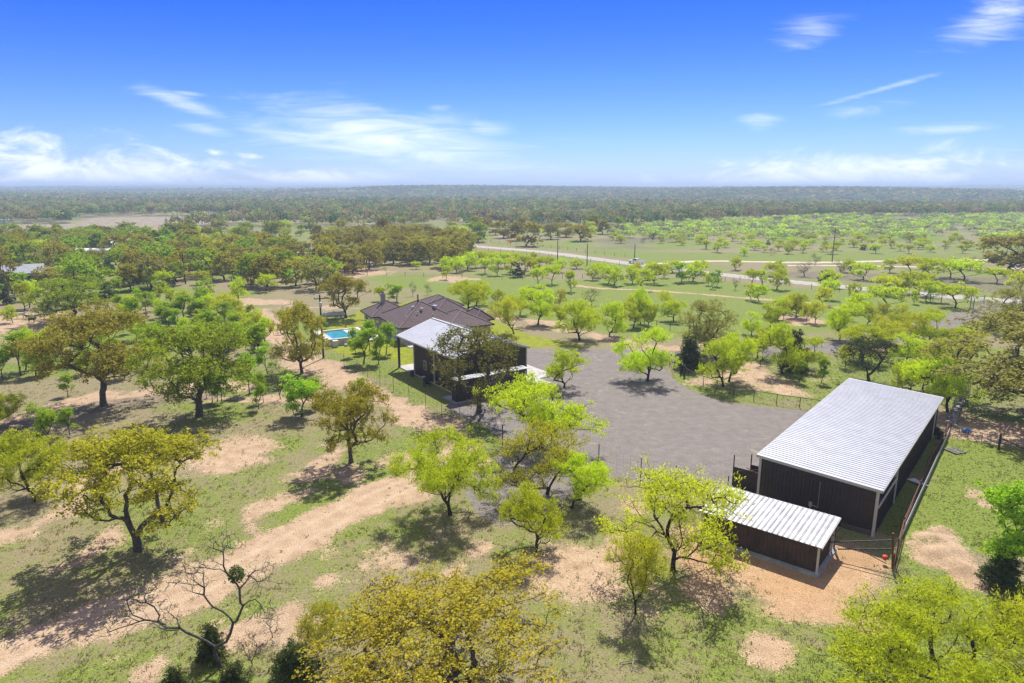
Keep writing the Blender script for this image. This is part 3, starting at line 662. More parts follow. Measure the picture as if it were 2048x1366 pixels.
V = np.stack([np.stack([X_ - ca, Y_ - sa, zz_], 1), np.stack([X_ + ca, Y_ + sa, zz_], 1), np.stack([X_ + ca + lx, Y_ + sa + ly, zz_ + hh], 1), np.stack([X_ - ca + lx, Y_ - sa + ly, zz_ + hh], 1)], 1).reshape(-1, 3)
me = np_mesh('weeds', V, np.arange(N * 4).reshape(-1, 4), None, gm); at = me.attributes.new('lv', 'FLOAT', 'POINT'); at.data.foreach_set('value', np.repeat(np.clip(lu, 0, 1), 4).astype(np.float32))
tag(link('weeds', me), 'scattered low weeds and dry stems in the near pasture', 'weeds', kind='stuff')

# ------------------------------------------------------------------ BUILDINGS
def ribbed_wall(mb, a, b, z0, z1, n_out, pitch=.30, rib=.03, z1b=None):
    """wall between plan points a, b; small standing ribs on the outside; z1b gives a sloping top"""
    a = Vector((a[0], a[1], 0)); b = Vector((b[0], b[1], 0)); d = b - a; L = d.length; d.normalize(); n_ = Vector((n_out[0], n_out[1], 0)).normalized()
    z1b = z1 if z1b is None else z1b; th = .05
    def slab(s0, s1, o0, o1, dz=0):
        za = z1 + (z1b - z1) * s0 / L - dz; zb = z1 + (z1b - z1) * s1 / L - dz
        p = [a + d * s0 + n_ * o0, a + d * s1 + n_ * o0, a + d * s1 + n_ * o1, a + d * s0 + n_ * o1]
        vs = [(p[i].x, p[i].y, z0) for i in range(4)] + [(p[0].x, p[0].y, za), (p[1].x, p[1].y, zb), (p[2].x, p[2].y, zb), (p[3].x, p[3].y, za)]
        mb.add(vs, [(3, 2, 1, 0), (4, 5, 6, 7), (0, 1, 5, 4), (1, 2, 6, 5), (2, 3, 7, 6), (3, 0, 4, 7)])
    slab(0, L, -th, 0)
    s = pitch * .5
    while s < L - .04: slab(s, s + .05, 0, rib, .02); s += pitch
def roof_panel(mb, p00, p10, p11, p01, along, pitch, rib_h=.035, rib_w=.05, th=.05):
    """flat panel p00..p01 counter-clockwise seen from above; ribs run from edge p00-p10 to p01-p11 when along=1 (else across)"""
    P4 = [Vector(p) for p in (p00, p10, p11, p01)]; nrm = (P4[1] - P4[0]).cross(P4[3] - P4[0]).normalized()
    mb.add([p - nrm * th for p in P4] + P4, [(3, 2, 1, 0), (4, 5, 6, 7), (0, 1, 5, 4), (1, 2, 6, 5), (2, 3, 7, 6), (3, 0, 4, 7)])
    if along: A0, A1, B0, B1 = P4[0], P4[1], P4[3], P4[2]
    else: A0, A1, B0, B1 = P4[0], P4[3], P4[1], P4[2]
    L = (A1 - A0).length; k = int(L / pitch); e = (A1 - A0).normalized(); e2 = (B1 - B0).normalized()
    for i in range(1, k):
        f = i / k; a = A0.lerp(A1, f) + nrm * .002; b = B0.lerp(B1, f) + nrm * .002
        mb.add([a - e * rib_w / 2, a + e * rib_w / 2, a + e * rib_w * .25 + nrm * rib_h, a - e * rib_w * .25 + nrm * rib_h,
                b - e2 * rib_w / 2, b + e2 * rib_w / 2, b + e2 * rib_w * .25 + nrm * rib_h, b - e2 * rib_w * .25 + nrm * rib_h],
               [(0, 1, 2, 3), (7, 6, 5, 4), (1, 5, 6, 2), (3, 2, 6, 7), (0, 3, 7, 4)])
# --- large shed -------------------------------------------------
SR = math.atan2(-.63, .776)
S = thing('equipment_shed', 'long brown metal shed with ribbed silver single-slope roof and white corner posts', 'shed', (28.53, 49.2, 0), SR)
W_, L_, HR, HL = 9.2, 30.4, 4.02, 4.5
mb = MB(); ribbed_wall(mb, (-W_, 0), (0, 0), 0, HL - .02, (0, -1), .30, .03, HR - .02); mb.build('front_wall', M['siding'], S)
mb = MB(); ribbed_wall(mb, (0, 7.6), (0, L_ - 2.4), 0, HR - .05, (1, 0)); ribbed_wall(mb, (-.0, .2), (-.0, 7.5), 0, 2.35, (1, 0)); mb.build('side_wall', M['siding'], S)
mb = MB(); ribbed_wall(mb, (-W_, 11), (-W_, L_), 0, HL - .05, (-1, 0)); mb.build('rear_side_wall', M['siding'], S)
mb = MB(); ribbed_wall(mb, (0, L_), (-W_, L_), 0, HR - .02, (0, 1), .3, .03, HL - .02); mb.build('end_wall', M['siding'], S)
mb = MB(); roof_panel(mb, (-W_ - .25, -.25, HL + .1), (.3, -.25, HR + .1), (.3, L_ + .2, HR + .1), (-W_ - .25, L_ + .2, HL + .1), 0, .45, .03, .06); mb.build('roof', M['roof_metal'], S)
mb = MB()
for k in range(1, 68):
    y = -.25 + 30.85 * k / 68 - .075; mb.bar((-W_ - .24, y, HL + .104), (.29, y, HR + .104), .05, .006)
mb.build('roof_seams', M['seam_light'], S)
mb = MB(); mb.bar((-W_ - .26, -.29, HL - .02), (.3, -.29, HR - .02), .04, .24); mb.bar((.34, -.29, HR - .02), (.34, L_ + .24, HR - .02), .04, .2); mb.bar((-W_ - .29, -.29, HL - .02), (-W_ - .29, L_ + .24, HL - .02), .04, .2); mb.bar((.3, L_ + .24, HR - .02), (-W_ - .26, L_ + .24, HL - .02), .04, .22)
mb.bar((.06, .2, 2.42), (.06, 7.5, 2.42), .1, .16); mb.build('roof_trim', M['trim'], S)
for (x, y, h) in ((-.02, -.02, HR), (-W_ + .02, -.02, HL), (.0, 7.55, HR), (.02, L_ - 2.4, HR)):
    mb = MB(); mb.box(x - .1, x + .1, y - .1, y + .1, 0, h - .12); mb.build('corner_post', M['trim'], S)
mb = MB(); mb.box(-4.95, -4.7, -.16, -.035, 1.15, 1.55); mb.box(-4.86, -4.8, -.13, -.035, .3, 1.15); mb.build('meter_box', M['galv'], S)
mb = MB(); mb.bar((-4.25, -.07, 1.2), (-4.25, -.07, 3.5), .022, n=6); mb.bar((-4.7, -.07, 1.3), (-4.25, -.07, 1.2), .02, n=6); mb.build('conduit', M['galv'], S)
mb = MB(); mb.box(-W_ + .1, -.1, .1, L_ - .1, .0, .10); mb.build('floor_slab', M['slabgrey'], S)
for k in range(6):
    mb = MB(); y = 10.5 * 0 + k * 5.8 + .6; mb.box(-W_ + .2, -.2, y, y + .12, HR - .28, HR - .1); mb.build('rafter', M['pipe'], S)
# --- small shed ---
s2o = Vector((21.75, 43.68, 0))
S2 = thing('loafing_shed', 'small low brown shed with ribbed silver roof on a grey slab before the large shed', 'shed', s2o, SR)
W2, L2 = 8.9, 4.75
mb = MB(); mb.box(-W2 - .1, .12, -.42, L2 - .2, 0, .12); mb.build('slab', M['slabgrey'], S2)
mb = MB(); ribbed_wall(mb, (-W2 + .2, .12), (-.2, .12), .12, 2.12, (0, -1)); mb.build('front_wall', M['siding2'], S2)
mb = MB(); ribbed_wall(mb, (-.2, .12), (-.2, L2 - 1.1), .12, 2.12, (1, 0), .3, .03, 2.42); mb.build('side_wall', M['siding2'], S2)
mb = MB(); ribbed_wall(mb, (-W2 + .2, .12), (-W2 + .2, L2 - .4), .12, 2.12, (-1, 0), .3, .03, 2.45); mb.build('far_side_wall', M['siding2'], S2)
mb = MB(); ribbed_wall(mb, (-W2 + .2, L2 - .4), (-2.2, L2 - .4), .12, 2.5, (0, 1)); mb.build('back_wall', M['siding2'], S2)
mb = MB(); roof_panel(mb, (-W2 - .15, -.12, 2.22), (.08, -.12, 2.22), (.08, L2, 2.62), (-W2 - .15, L2, 2.62), 1, .37, .05, .06); mb.build('roof', M['roof_old'], S2)
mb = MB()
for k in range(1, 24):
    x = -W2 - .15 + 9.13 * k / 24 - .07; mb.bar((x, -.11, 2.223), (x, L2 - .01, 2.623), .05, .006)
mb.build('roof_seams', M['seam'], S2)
mb = MB(); mb.bar((.12, -.1, 2.13), (.12, L2, 2.53), .035, .15); mb.bar((-W2 - .15, L2 + .03, 2.53), (.08, L2 + .03, 2.53), .035, .15); mb.build('roof_trim', M['trim'], S2)
for (x, y, h) in ((-.1, .02, 2.14), (-.12, L2 - .95, 2.42), (-.12, L2 - .12, 2.5), (-W2 + .12, .02, 2.14)):
    mb = MB(); mb.box(x - .07, x + .07, y - .07, y + .07, .12, h); mb.build('corner_post', M['trim'], S2)
# --- metal yard pen beside the large shed ---
pen = thing('metal_screen', 'pair of dark sheet-metal panels with tall posts at the left corner of the long shed', 'metal panels', (*G(1518.5, 1003), 0), SR)
mb = MB(); ribbed_wall(mb, (-2.9, 1.2), (-.1, 1.2), .1, 2.1, (0, -1), .25, .02); mb.build('panel', M['siding'], pen)
mb = MB(); ribbed_wall(mb, (-1.75, 2.4), (-.1, 2.4), .1, 2.2, (0, -1), .25, .02); mb.build('panel', M['siding'], pen)
for (x, y, h) in ((-2.95, 1.25, 3.2), (-1.8, 2.45, 3.2), (-.75, 1.3, 2.7), (-.1, 1.1, 2.4)):
    mb = MB(); mb.bar((x, y, 0), (x, y, h), .055, n=8); mb.build('post', M['pipe'], pen)
mb = MB(); mb.bar((-2.4, .95, 1.9), (-.3, 1.9, 2.3), .03, n=6); mb.bar((-1.75, 1.1, 2.35), (-.1, .9, 2.0), .03, n=6); mb.build('brace', M['rust'], pen)
# --- barn --------------------------------------------------------
BR = math.atan2(.562, .827)
Bn = thing('metal_barn', 'tall brown metal barn with white gabled roof overhanging an open porch, behind the dark oak', 'barn', (-7.62, 86.6, 0), BR)
EH, RH, BW, BL, WL = 5.05, 7.0, 12.1, 17.5, 12.4
def gable_wall(mb, y, out, x0=.35, x1=BW - .35, z0=0, pitch=.3):
    sl_ = (RH - EH) / (BW / 2)
    zt = lambda x: EH - .15 + sl_ * (BW / 2 - abs(x - BW / 2))
    xs = [x0, BW / 2, x1]; yo = y + out * .05
    f = [(x, y, z0) for x in xs] + [(x, y, zt(x)) for x in xs[::-1]]; g = [(x, yo, z0) for x in xs] + [(x, yo, zt(x)) for x in xs[::-1]]
    mb.add(f + g, [(0, 1, 2, 3, 4, 5), (11, 10, 9, 8, 7, 6)] + [(i, (i + 1) % 6, 6 + (i + 1) % 6, 6 + i) for i in range(6)])
    x = x0 + .15
    while x < x1 - .05: mb.box(x, x + .05, min(yo, yo + out * .03), max(yo, yo + out * .03), z0, min(zt(x), zt(x + .05)) - .03); x += pitch
mb = MB(); gable_wall(mb, 0.3, -1); mb.build('gable_wall', M['siding'], Bn)
mb = MB(); gable_wall(mb, WL, 1); mb.build('porch_wall', M['siding'], Bn)
mb = MB(); ribbed_wall(mb, (.35, .3), (.35, WL), .15, EH - .1, (-1, 0)); mb.build('side_wall', M['siding'], Bn)
mb = MB(); ribbed_wall(mb, (BW - .35, .3), (BW - .35, WL), .15, EH - .1, (1, 0)); mb.build('yard_side_wall', M['siding'], Bn)
rl = MB(); roof_panel(rl, (-.05, -.1, EH), (BW / 2, -.1, RH + .03), (BW / 2, BL, RH + .03), (-.05, BL, EH), 0, .6, .03, .05); roofL = rl.build('roof', M['roof_white'], Bn)
rl = MB(); roof_panel(rl, (BW / 2 + .004, -.1, RH + .03), (BW + .05, -.1, EH), (BW + .05, BL, EH), (BW / 2 + .004, BL, RH + .03), 0, .6, .03, .05); rl.build('roof_slope', M['roof_white'], Bn)
mb = MB(); mb.bar((BW / 2, -.12, RH + .07), (BW / 2, BL + .02, RH + .07), .34, .05); mb.build('ridge_cap', M['trim'], Bn)
mb = MB()
for yq in (-.14, BL + .03): mb.bar((-.06, yq, EH - .12), (BW / 2, yq, RH - .09), .05, .26); mb.bar((BW / 2, yq, RH - .09), (BW + .06, yq, EH - .12), .05, .26)
for xq in (-.09, BW + .09): mb.bar((xq, -.1, EH - .12), (xq, BL, EH - .12), .08, .2)
mb.build('roof_trim', M['trim'], Bn)
mb = MB()
for k in range(8): y = WL + .4 + k * .66; mb.bar((.0, y, EH - .16), (BW / 2, y, RH - .14), .06, .16); mb.bar((BW / 2, y, RH - .14), (BW, y, EH - .16), .06, .16)
mb.build('porch_rafters', M['pipe'], Bn)
for x in (.1, BW - .1, BW / 2):
    mb = MB(); mb.box(x - .14, x + .14, BL - .45, BL - .17, .1, (EH if x != BW / 2 else RH) - .22); mb.build('porch_post', M['black'], Bn)
for (x, y) in ((.29, WL), (.29, 6.1), (.29, .22), (.95, .22), (BW - .3, .22)):
    mb = MB(); mb.box(x - .08, x + .08, y - .08, y + .08, .1, EH - .15); mb.build('corner_post', M['trim'], Bn)
for (y, z) in ((8.9, 1.5), (3.9, 1.6)):
    wn = MB().box(.24, .31, y - .45, y + .45, z, z + 1.3).build('window', M['trim'], Bn); MB().box(.225, .236, y - .37, y + .37, z + .08, z + 1.22).build('pane', M['glass'], wn)
mb = MB(); mb.box(.1, BW + .2, WL, BL + .3, 0, .14); mb.box(.2, BW - .1, .1, WL, 0, .13); mb.build('porch_slab', M['concrete'], Bn)
# lean-to
mb = MB(); ribbed_wall(mb, (-1.4, -3.0), (9.6, -3.0), .12, 2.95, (0, -1)); ribbed_wall(mb, (-1.4, -1.8), (-1.4, -3.0), .12, 3.0, (-1, 0), .3, .03, 2.95); mb.build('lean_to_wall', M['siding'], Bn)
mb = MB(); roof_panel(mb, (-1.55, -3.2, 3.0), (9.8, -3.2, 3.0), (9.8, -1.75, 3.06), (-1.55, -1.75, 3.06), 1, .45); mb.build('lean_to_roof', M['roof_old'], Bn)
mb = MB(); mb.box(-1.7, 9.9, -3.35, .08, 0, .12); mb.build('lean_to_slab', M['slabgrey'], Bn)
ap = MB(); ap.box(BW - .1, 17.1, .2, 14.5, .0, .10); ap.box(10.1, 14.1, -2.7, .19, .0, .10); ap = ap.build('concrete_apron', M['concrete']); ap.location = (-7.62, 86.6, 0); ap.rotation_euler = (0, 0, BR); tag(ap, kind='structure')
# objects round the barn
def bl(x, y, z=0):
    c_, s_ = math.cos(BR), math.sin(BR); return (-7.62 + x * c_ - y * s_, 86.6 + x * s_ + y * c_, z)
def chair(loc, rz, label):
    t_ = thing('patio_chair', label, 'chair', loc, rz, 'chairs on the barn porch')
    MB().box(-.25, .25, -.25, .25, .38, .43).build('seat', M['greywood'], t_); MB().box(-.25, .25, .22, .27, .43, .95).build('backrest', M['greywood'], t_)
    for x in (-.22, .22):
        for y in (-.22, .22): MB().box(x - .025, x + .025, y - .025, y + .025, 0, .38).build('leg', M['greywood'], t_)
chair(bl(1.6, 14.2, .14), 1.0, 'grey porch chair close to the barn wall under the white roof overhang')
chair(bl(3.3, 16.2, .14), 2.6, 'grey porch chair at the outer edge of the barn porch slab')
def barrel(loc, label, mt, group=None):
    o = MB().lathe([(.26, 0), (.29, .05), (.30, .28), (.29, .30), (.30, .32), (.30, .58), (.29, .6), (.29, .86), (.25, .88)], n=14).build('barrel', mt, None, smooth_=False); o.location = loc
    return tag(o, label, 'barrel', group)
barrel(bl(-.5, 11.6), 'black barrel at the porch end of the barn side wall', M['black'], 'barrels by the barn wall')
barrel(bl(-.45, 7.0), 'black barrel under the barn wall beside the middle white post', M['black'], 'barrels by the barn wall')
barrel(bl(-.5, 7.9), 'grey barrel standing against the brown barn side wall', M['slabgrey'], 'barrels by the barn wall')
# grill
gq = thing('smoker_grill', 'black smoker grill standing in the shade of the barn side wall', 'grill', bl(-1.0, 5.9), BR)
MB().lathe([(.1, -.62), (.33, -.6), (.35, 0), (.33, .6), (.1, .62)], n=14, axis='x', off=(0, 0, 1.0)).build('drum', M['black'], gq)
MB().lathe([(.07, 1.25), (.07, 2.0), (.1, 2.02)], cx=.45, n=8).build('chimney', M['black'], gq)
for x in (-.45, .45):
    for y in (-.2, .2): MB().box(x - .03, x + .03, y - .03, y + .03, 0, .85).build('leg', M['black'], gq)
# ride-on buggy half hidden by the mesquite
kb = thing('utility_buggy', 'small blue and white utility buggy parked at the lean-to corner behind bright mesquite', 'buggy', (*G(1058, 781), 0), .5)
MB().box(-1.2, 1.2, -.6, .6, .38, .72).build('body', M['white'], kb, .05); MB().box(.55, 1.15, -.55, .55, .73, .95).build('hood', M['blue'], kb, .06)
MB().box(-1.15, -.35, -.58, .58, .73, 1.05).build('cargo_bed', M['blue'], kb, .03); MB().box(-.25, .2, -.5, .5, .73, 1.05).build('seat', M['black'], kb, .04)
MB().box(-.6, .5, -.6, .6, 1.82, 1.87).build('roof', M['white'], kb, .01)
for x in (-.55, .45):
    for y in (-.56, .56): MB().box(x - .02, x + .02, y - .02, y + .02, .73, 1.82).build('roof_post', M['black'], kb)
for x in (-.8, .8):
    for y in (-.62, .62): MB().lathe([(.1, -.11), (.3, -.1), (.32, 0), (.3, .1), (.1, .11)], n=14, axis='y', off=(x, y, .32)).build('wheel', M['tyre'], kb)
# --- house --------------------------------------------------------
HRt = math.atan2(.45, .893)
Hs = thing('ranch_house', 'sprawling cream stone house with brown hipped shingle roof and grey stone chimney', 'house', (-19.6, 116.0, 0), HRt)
def hip(x0, x1, y0, y1, ze, zr, name='roof'):
    """hip roof over rectangle, eaves at ze"""
    w_, l_ = x1 - x0, y1 - y0; r_ = min(w_, l_) / 2 * .999
    if w_ >= l_: a = (x0 + r_, (y0 + y1) / 2, zr); b_ = (x1 - r_, (y0 + y1) / 2, zr)
    else: a = ((x0 + x1) / 2, y0 + r_, zr); b_ = ((x0 + x1) / 2, y1 - r_, zr)
    c4 = [(x0, y0, ze), (x1, y0, ze), (x1, y1, ze), (x0, y1, ze)]
    fs = [(0, 1, 5, 4), (1, 2, 5), (2, 3, 4, 5), (3, 0, 4)] if w_ >= l_ else [(0, 1, 4), (1, 2, 5, 4), (2, 3, 5), (3, 0, 4, 5)]
    mb = MB(); mb.add(c4 + [a, b_], fs + [(3, 2, 1, 0)]); rf = mb.build(name, M['shingle'], Hs)
    mb = MB()
    for i, j in ((0, a), (1, b_ if w_ >= l_ else a), (2, b_), (3, a if w_ >= l_ else b_)): mb.bar(Vector(c4[i]) + Vector((0, 0, .03)), Vector(j) + Vector((0, 0, .03)), .26, .06)
    mb.bar(Vector(a) + Vector((0, 0, .03)), Vector(b_) + Vector((0, 0, .03)), .26, .06)
    mb.build('ridge_shingles', M['ridge'], rf)
    mb = MB()
    for i in range(4): mb.bar(Vector(c4[i]) - Vector((0, 0, .12)), Vector(c4[(i + 1) % 4]) - Vector((0, 0, .12)), .06, .2)
    mb.build('fascia', M['pipe'], rf)
    MB().box(x0 + .6, x1 - .6, y0 + .6, y1 - .6, 0, ze - .05).build('wall', M['stone'], Hs)
    return rf
r1 = hip(0, 12.6, 0, 14.0, 3.0, 6.4)
hip(-1.5, 7.0, 12.2, 20.4, 3.01, 5.3)
hip(7.4, 16.4, -4.0, 6.5, 3.02, 5.1)
hip(9.0, 17.6, 7.4, 17.0, 3.03, 5.6)
hip(11.2, 19.5, 17.2, 25.5, 3.0, 4.9)
hip(14.6, 18.6, .5, 7.2, 2.98, 4.6)
mb = MB(); mb.box(1.7, 2.5, 16.2, 16.9, 3, 6.6); mb.box(1.64, 2.56, 16.14, 16.96, 6.6, 6.72); ch = mb.build('chimney', M['stone_grey'], Hs)
MB().box(1.9, 2.3, 16.35, 16.75, 6.72, 6.95).build('flue_cap', M['black'], ch)
def slope_z(x, y): return 3.0 + 3.4 * min(x, 12.6 - x, y, 14 - y) / 6.3
for (x, y, r_, h_) in ((4.5, 3.0, .09, .4), (3.4, 4.2, .09, .4), (5.6, 3.9, .2, .35), (2.0, 2.5, .09, .4), (5.8, 6.5, .13, 1.4), (8.3, 4.4, .28, .35), (7.0, 2.2, .09, .4), (4.4, 5.2, .2, .3)):
    z = slope_z(x, y); mb = MB(); mb.lathe([(r_, z - .3), (r_, z + h_), (r_ * 1.5, z + h_), (r_ * 1.5, z + h_ + .08)], cx=x, cy=y, n=8); mb.build('roof_vent', M['galv'] if h_ < 1 else M['black'], Hs)
for (x0, x1, y0, y1, z0, z1) in ((.52, .58, 2.5, 4.0, .9, 2.3), (.52, .58, 7.5, 9.5, .3, 2.4), (-.98, -.92, 14, 15.6, .9, 2.3), (-.98, -.92, 17, 18.6, .9, 2.3), (2.5, 4.2, .52, .58, .9, 2.3)):
    wn = MB().box(x0, x1, y0, y1, z0, z1).build('window', M['trim'], Hs)
    if x1 - x0 < y1 - y0: MB().box(x0 - .012, x0 - .002, y0 + .1, y1 - .1, z0 + .1, z1 - .1).build('pane', M['glass'], wn)
    else: MB().box(x0 + .1, x1 - .1, y0 - .012, y0 - .002, z0 + .1, z1 - .1).build('pane', M['glass'], wn)
mb = MB(); mb.box(-3.5, .5, 3.5, 12.0, 0, .12); mb.box(.8, 7.2, -3.0, .5, 0, .12); pt = mb.build('patio', M['concrete']); pt.location = (-19.6, 116, 0); pt.rotation_euler = (0, 0, HRt); tag(pt, kind='structure')
# --- pool ---------------------------------------------------------
PL = math.atan2(.49, .87)
px0, py0 = G(671.6, 685.8)
pool = thing('swimming_pool', 'blue swimming pool with pale stone deck on the lawn left of the house', 'pool', (px0, py0, 0), PL)
def pb(name, mt, *bx, bev=0):
    mb = MB()
    for b_ in bx: mb.box(*b_)
    return mb.build(name, mt, pool, bev)
pb('deck', M['pooldeck'], (-1.5, 8.2, -1.9, 0, 0, .32), (-1.5, 8.2, 9.3, 10.3, 0, .32), (-1.5, 0, 0.001, 9.299, 0, .32), (6.3, 8.2, .001, 9.299, 0, .32))
MB().add([(0, 0, .2), (6.3, 0, .2), (6.3, 9.3, .2), (0, 9.3, .2)], [(0, 1, 2, 3)]).build('water', M['water'], pool)
pb('tanning_ledge', M['pooldeck'], (3.9, 6.29, 5.2, 9.29, 0, .24))
pb('coping', M['stone'], (-.02, 6.32, -.3, .0, .321, .37), (-.3, -.02, -.3, 9.6, .321, .37), (6.32, 6.6, -.3, 9.6, .321, .37), (-.02, 6.32, 9.3, 9.6, .321, .42))
eqw = thing('stone_wall', 'low cream stone screen wall at the near edge of the pool deck', 'wall', (px0, py0, 0), PL)
MB().box(-1.7, 5.4, -2.25, -1.95, 0, 1.15).build('masonry', M['stone'], eqw); MB().box(-1.8, 5.5, -2.3, -1.9, 1.152, 1.24).build('coping', M['pooldeck'], eqw); MB().box(-1.7, -1.45, -1.9, -.2, 0, 1.15).build('wing', M['stone_grey'], eqw)
def pq(x, y): c_, s_ = math.cos(PL), math.sin(PL); return (px0 + x * c_ - y * s_, py0 + x * s_ + y * c_, 0)
for i, (x, y, lab) in enumerate(((.9, -3.4, 'leftmost white pool pump in front of the stone screen wall'), (2.0, -3.3, 'middle white pool pump in front of the stone screen wall'), (3.1, -3.2, 'rightmost white pool pump before the stone screen wall'))):
    pm = thing('pool_pump', lab, 'pool pump', pq(x, y), PL, 'pumps beside the pool wall')
    MB().box(-.35, .35, -.2, .2, 0, .06).build('base', M['black'], pm); MB().lathe([(.1, -.3), (.17, -.28), (.18, .1), (.12, .3)], n=12, axis='x', off=(0, 0, .28)).build('motor', M['white'], pm)
    MB().bar((.28, 0, .3), (.28, 0, .75), .045, n=8).bar((.28, 0, .75), (.28, .5, .75), .045, n=8).build('pipe', M['white'], pm)
pm = thing('pool_filter', 'tall white round pool filter tank among the pumps', 'pool filter', pq(2.6, -2.75), PL); MB().lathe([(.28, 0), (.3, .1), (.3, .85), (.22, 1.0), (.08, 1.06)], n=16).build('vessel', M['white'], pm, smooth_=True); MB().lathe([(.05, 1.0), (.05, 1.2)], n=8).build('gauge', M['black'], pm)
pm = thing('pool_heater', 'grey boxy pool heater cabinet at the left end of the pool wall', 'pool heater', pq(-.9, -3.2), PL); MB().box(-.4, .4, -.35, .35, 0, 1.1).build('cabinet', M['tank'], pm, .03); MB().box(-.43, .43, -.38, .38, 1.102, 1.16).build('lid', M['white'], pm)
# --- propane tank ---
tx, ty_ = G(668, 637.5)
tk = thing('propane_tank', 'long silver propane tank lying on two saddles near the pool', 'propane tank', (tx, ty_, 0), math.atan2(1.7, 3.8))
pr_ = [(.02, -2.45), (.28, -2.40), (.45, -2.22), (.52, -2.0), (.52, 2.0), (.45, 2.22), (.28, 2.40), (.02, 2.45)]
MB().lathe(pr_, n=20, axis='x', off=(0, 0, .95)).build('vessel', M['tank'], tk, smooth_=True)
MB().lathe([(.2, 1.45), (.22, 1.5), (.22, 1.62), (.05, 1.68)], n=12).build('valve_dome', M['white'], tk)
for x in (-1.5, 1.5): MB().box(x - .12, x + .12, -.45, .45, 0, .5).build('saddle', M['concrete'], tk)

# ------------------------------------------------------------------ POLES, FENCES
def pole(px, py, ty, label, arm=True, tr=False, rz=0):
    x, y = G(px, py); h = height_at(px, py, ty)
    t_ = thing('utility_pole', label, 'utility pole', (x, y, float(terrain(x, y))), rz)
    mb = MB(); mb.lathe([(.17, -.1), (.16, 1), (.115, h)], n=10); mb.build('shaft', M['wood'], t_)
    if arm:
        MB().box(-.9, .9, -.06, .06, h - .65, h - .52).build('crossarm', M['wood'], t_)
        for q_ in (-.8, 0, .8): MB().lathe([(.05, h - .51), (.06, h - .4), (.03, h - .35)], cx=q_, n=6).build('insulator', M['stone_grey'], t_)
    if tr: MB().lathe([(.22, h - 1.9), (.24, h - 1.85), (.24, h - 1.1), (.1, h - 1.05)], cx=.0, cy=-.4, n=12).build('transformer', M['tank'], t_)
    return (x, y, h)
p1 = pole(647, 716, 590, 'dark wooden utility pole rising beside the left end of the pool', True, True, .4)
p2 = pole(371, 568, 502, 'dark leaning-looking utility pole among the trees of the left woods', True, False, .6)
pole(1115, 525, 477, 'wooden utility pole nearest the bend of the paved road', False)
pole(1174, 530, 487, 'second wooden utility pole right of the road bend pole', False)
pole(1269, 517, 488, 'utility pole standing just behind the white pickup', False)
pole(1664, 524, 455, 'tall lone utility pole beside the pale lane on the right', True, False, 1.2)
pole(1413, 497, 470, 'distant slim pole in the far mesquite flat', False)
for dx in (-.8, .8):
    a = Vector((p2[0] + dx, p2[1], p2[2] - .35)); b_ = Vector((p1[0] + dx, p1[1], p1[2] - .35)); mb = MB(); pv = a
    for k in range(1, 11):
        f = k / 10; c_ = a.lerp(b_, f) - Vector((0, 0, 4 * f * (1 - f) * 1.6)); mb.bar(pv, c_, .012, n=3); pv = c_
    tag(mb.build('power_line', M['black']), 'thin power line running from the woods pole to the pool pole', 'power line', 'cables between the two left poles')
def fence(name, label, pts, h, post_r, step, mt, rails=(), wires=(), stays=0, wmat='wire', posts=None, cat='fence', wr=.004, top_extra=0):
    P = [Vector((*p, 0)) for p in pts]
    f = thing(name, label, cat, P[0]); o = P[0]
    L = [0]
    for a, b_ in zip(P[:-1], P[1:]): L.append(L[-1] + (b_ - a).length)
    def at_(s):
        for i in range(len(P) - 1):
            if s <= L[i + 1] + 1e-6: return P[i].lerp(P[i + 1], (s - L[i]) / max(1e-6, L[i + 1] - L[i])) - o
        return P[-1] - o
    n_ = max(1, int(round(L[-1] / step))); ss = [L[-1] * i / n_ for i in range(n_ + 1)] if posts is None else L
    for s in ss:
        p = at_(s); MB().bar((p.x, p.y, -.1), (p.x, p.y, h + top_extra), post_r, n=6).build('post', mt, f)
    if rails:
        mb = MB()
        for z in rails:
            for s0, s1 in zip(ss[:-1], ss[1:]): a = at_(s0); b_ = at_(s1); mb.bar((a.x, a.y, z), (b_.x, b_.y, z), post_r * .8, n=6)
        mb.build('rail', mt, f)
    if wires or stays:
        mb = MB()
        for z in wires:
            for s0, s1 in zip(ss[:-1], ss[1:]): a = at_(s0); b_ = at_(s1); mb.bar((a.x, a.y, z), (b_.x, b_.y, z), wr, n=3)
        if stays:
            for k in range(int(L[-1] / stays)): p = at_(k * stays); mb.bar((p.x, p.y, .05), (p.x, p.y, max(wires)), wr, n=3)
        mb.build('wire_mesh', M[wmat], f)
    return f
cz = lambda x, y: (620 + x / 3.531, 560 + y / 3.531)
fence('deer_fence', 'tall wire fence on slim steel posts between the dirt track and the barn', gp(cz(90, 560), cz(243, 620), cz(408, 690), cz(496, 748), cz(592, 795), cz(700, 850), cz(817, 910), cz(932, 975), cz(1060, 1020), cz(1200, 1085), cz(1362, 1165)), 2.3, .028, 3, M['pipe'], wires=[.08, .3, .55, .85, 1.2, 1.6, 2.0], stays=1.0, posts=1, wr=.007)
MB_ = MB(); pts_ = gp(cz(408, 690), cz(592, 797), cz(817, 912), cz(932, 977), cz(1060, 1022))
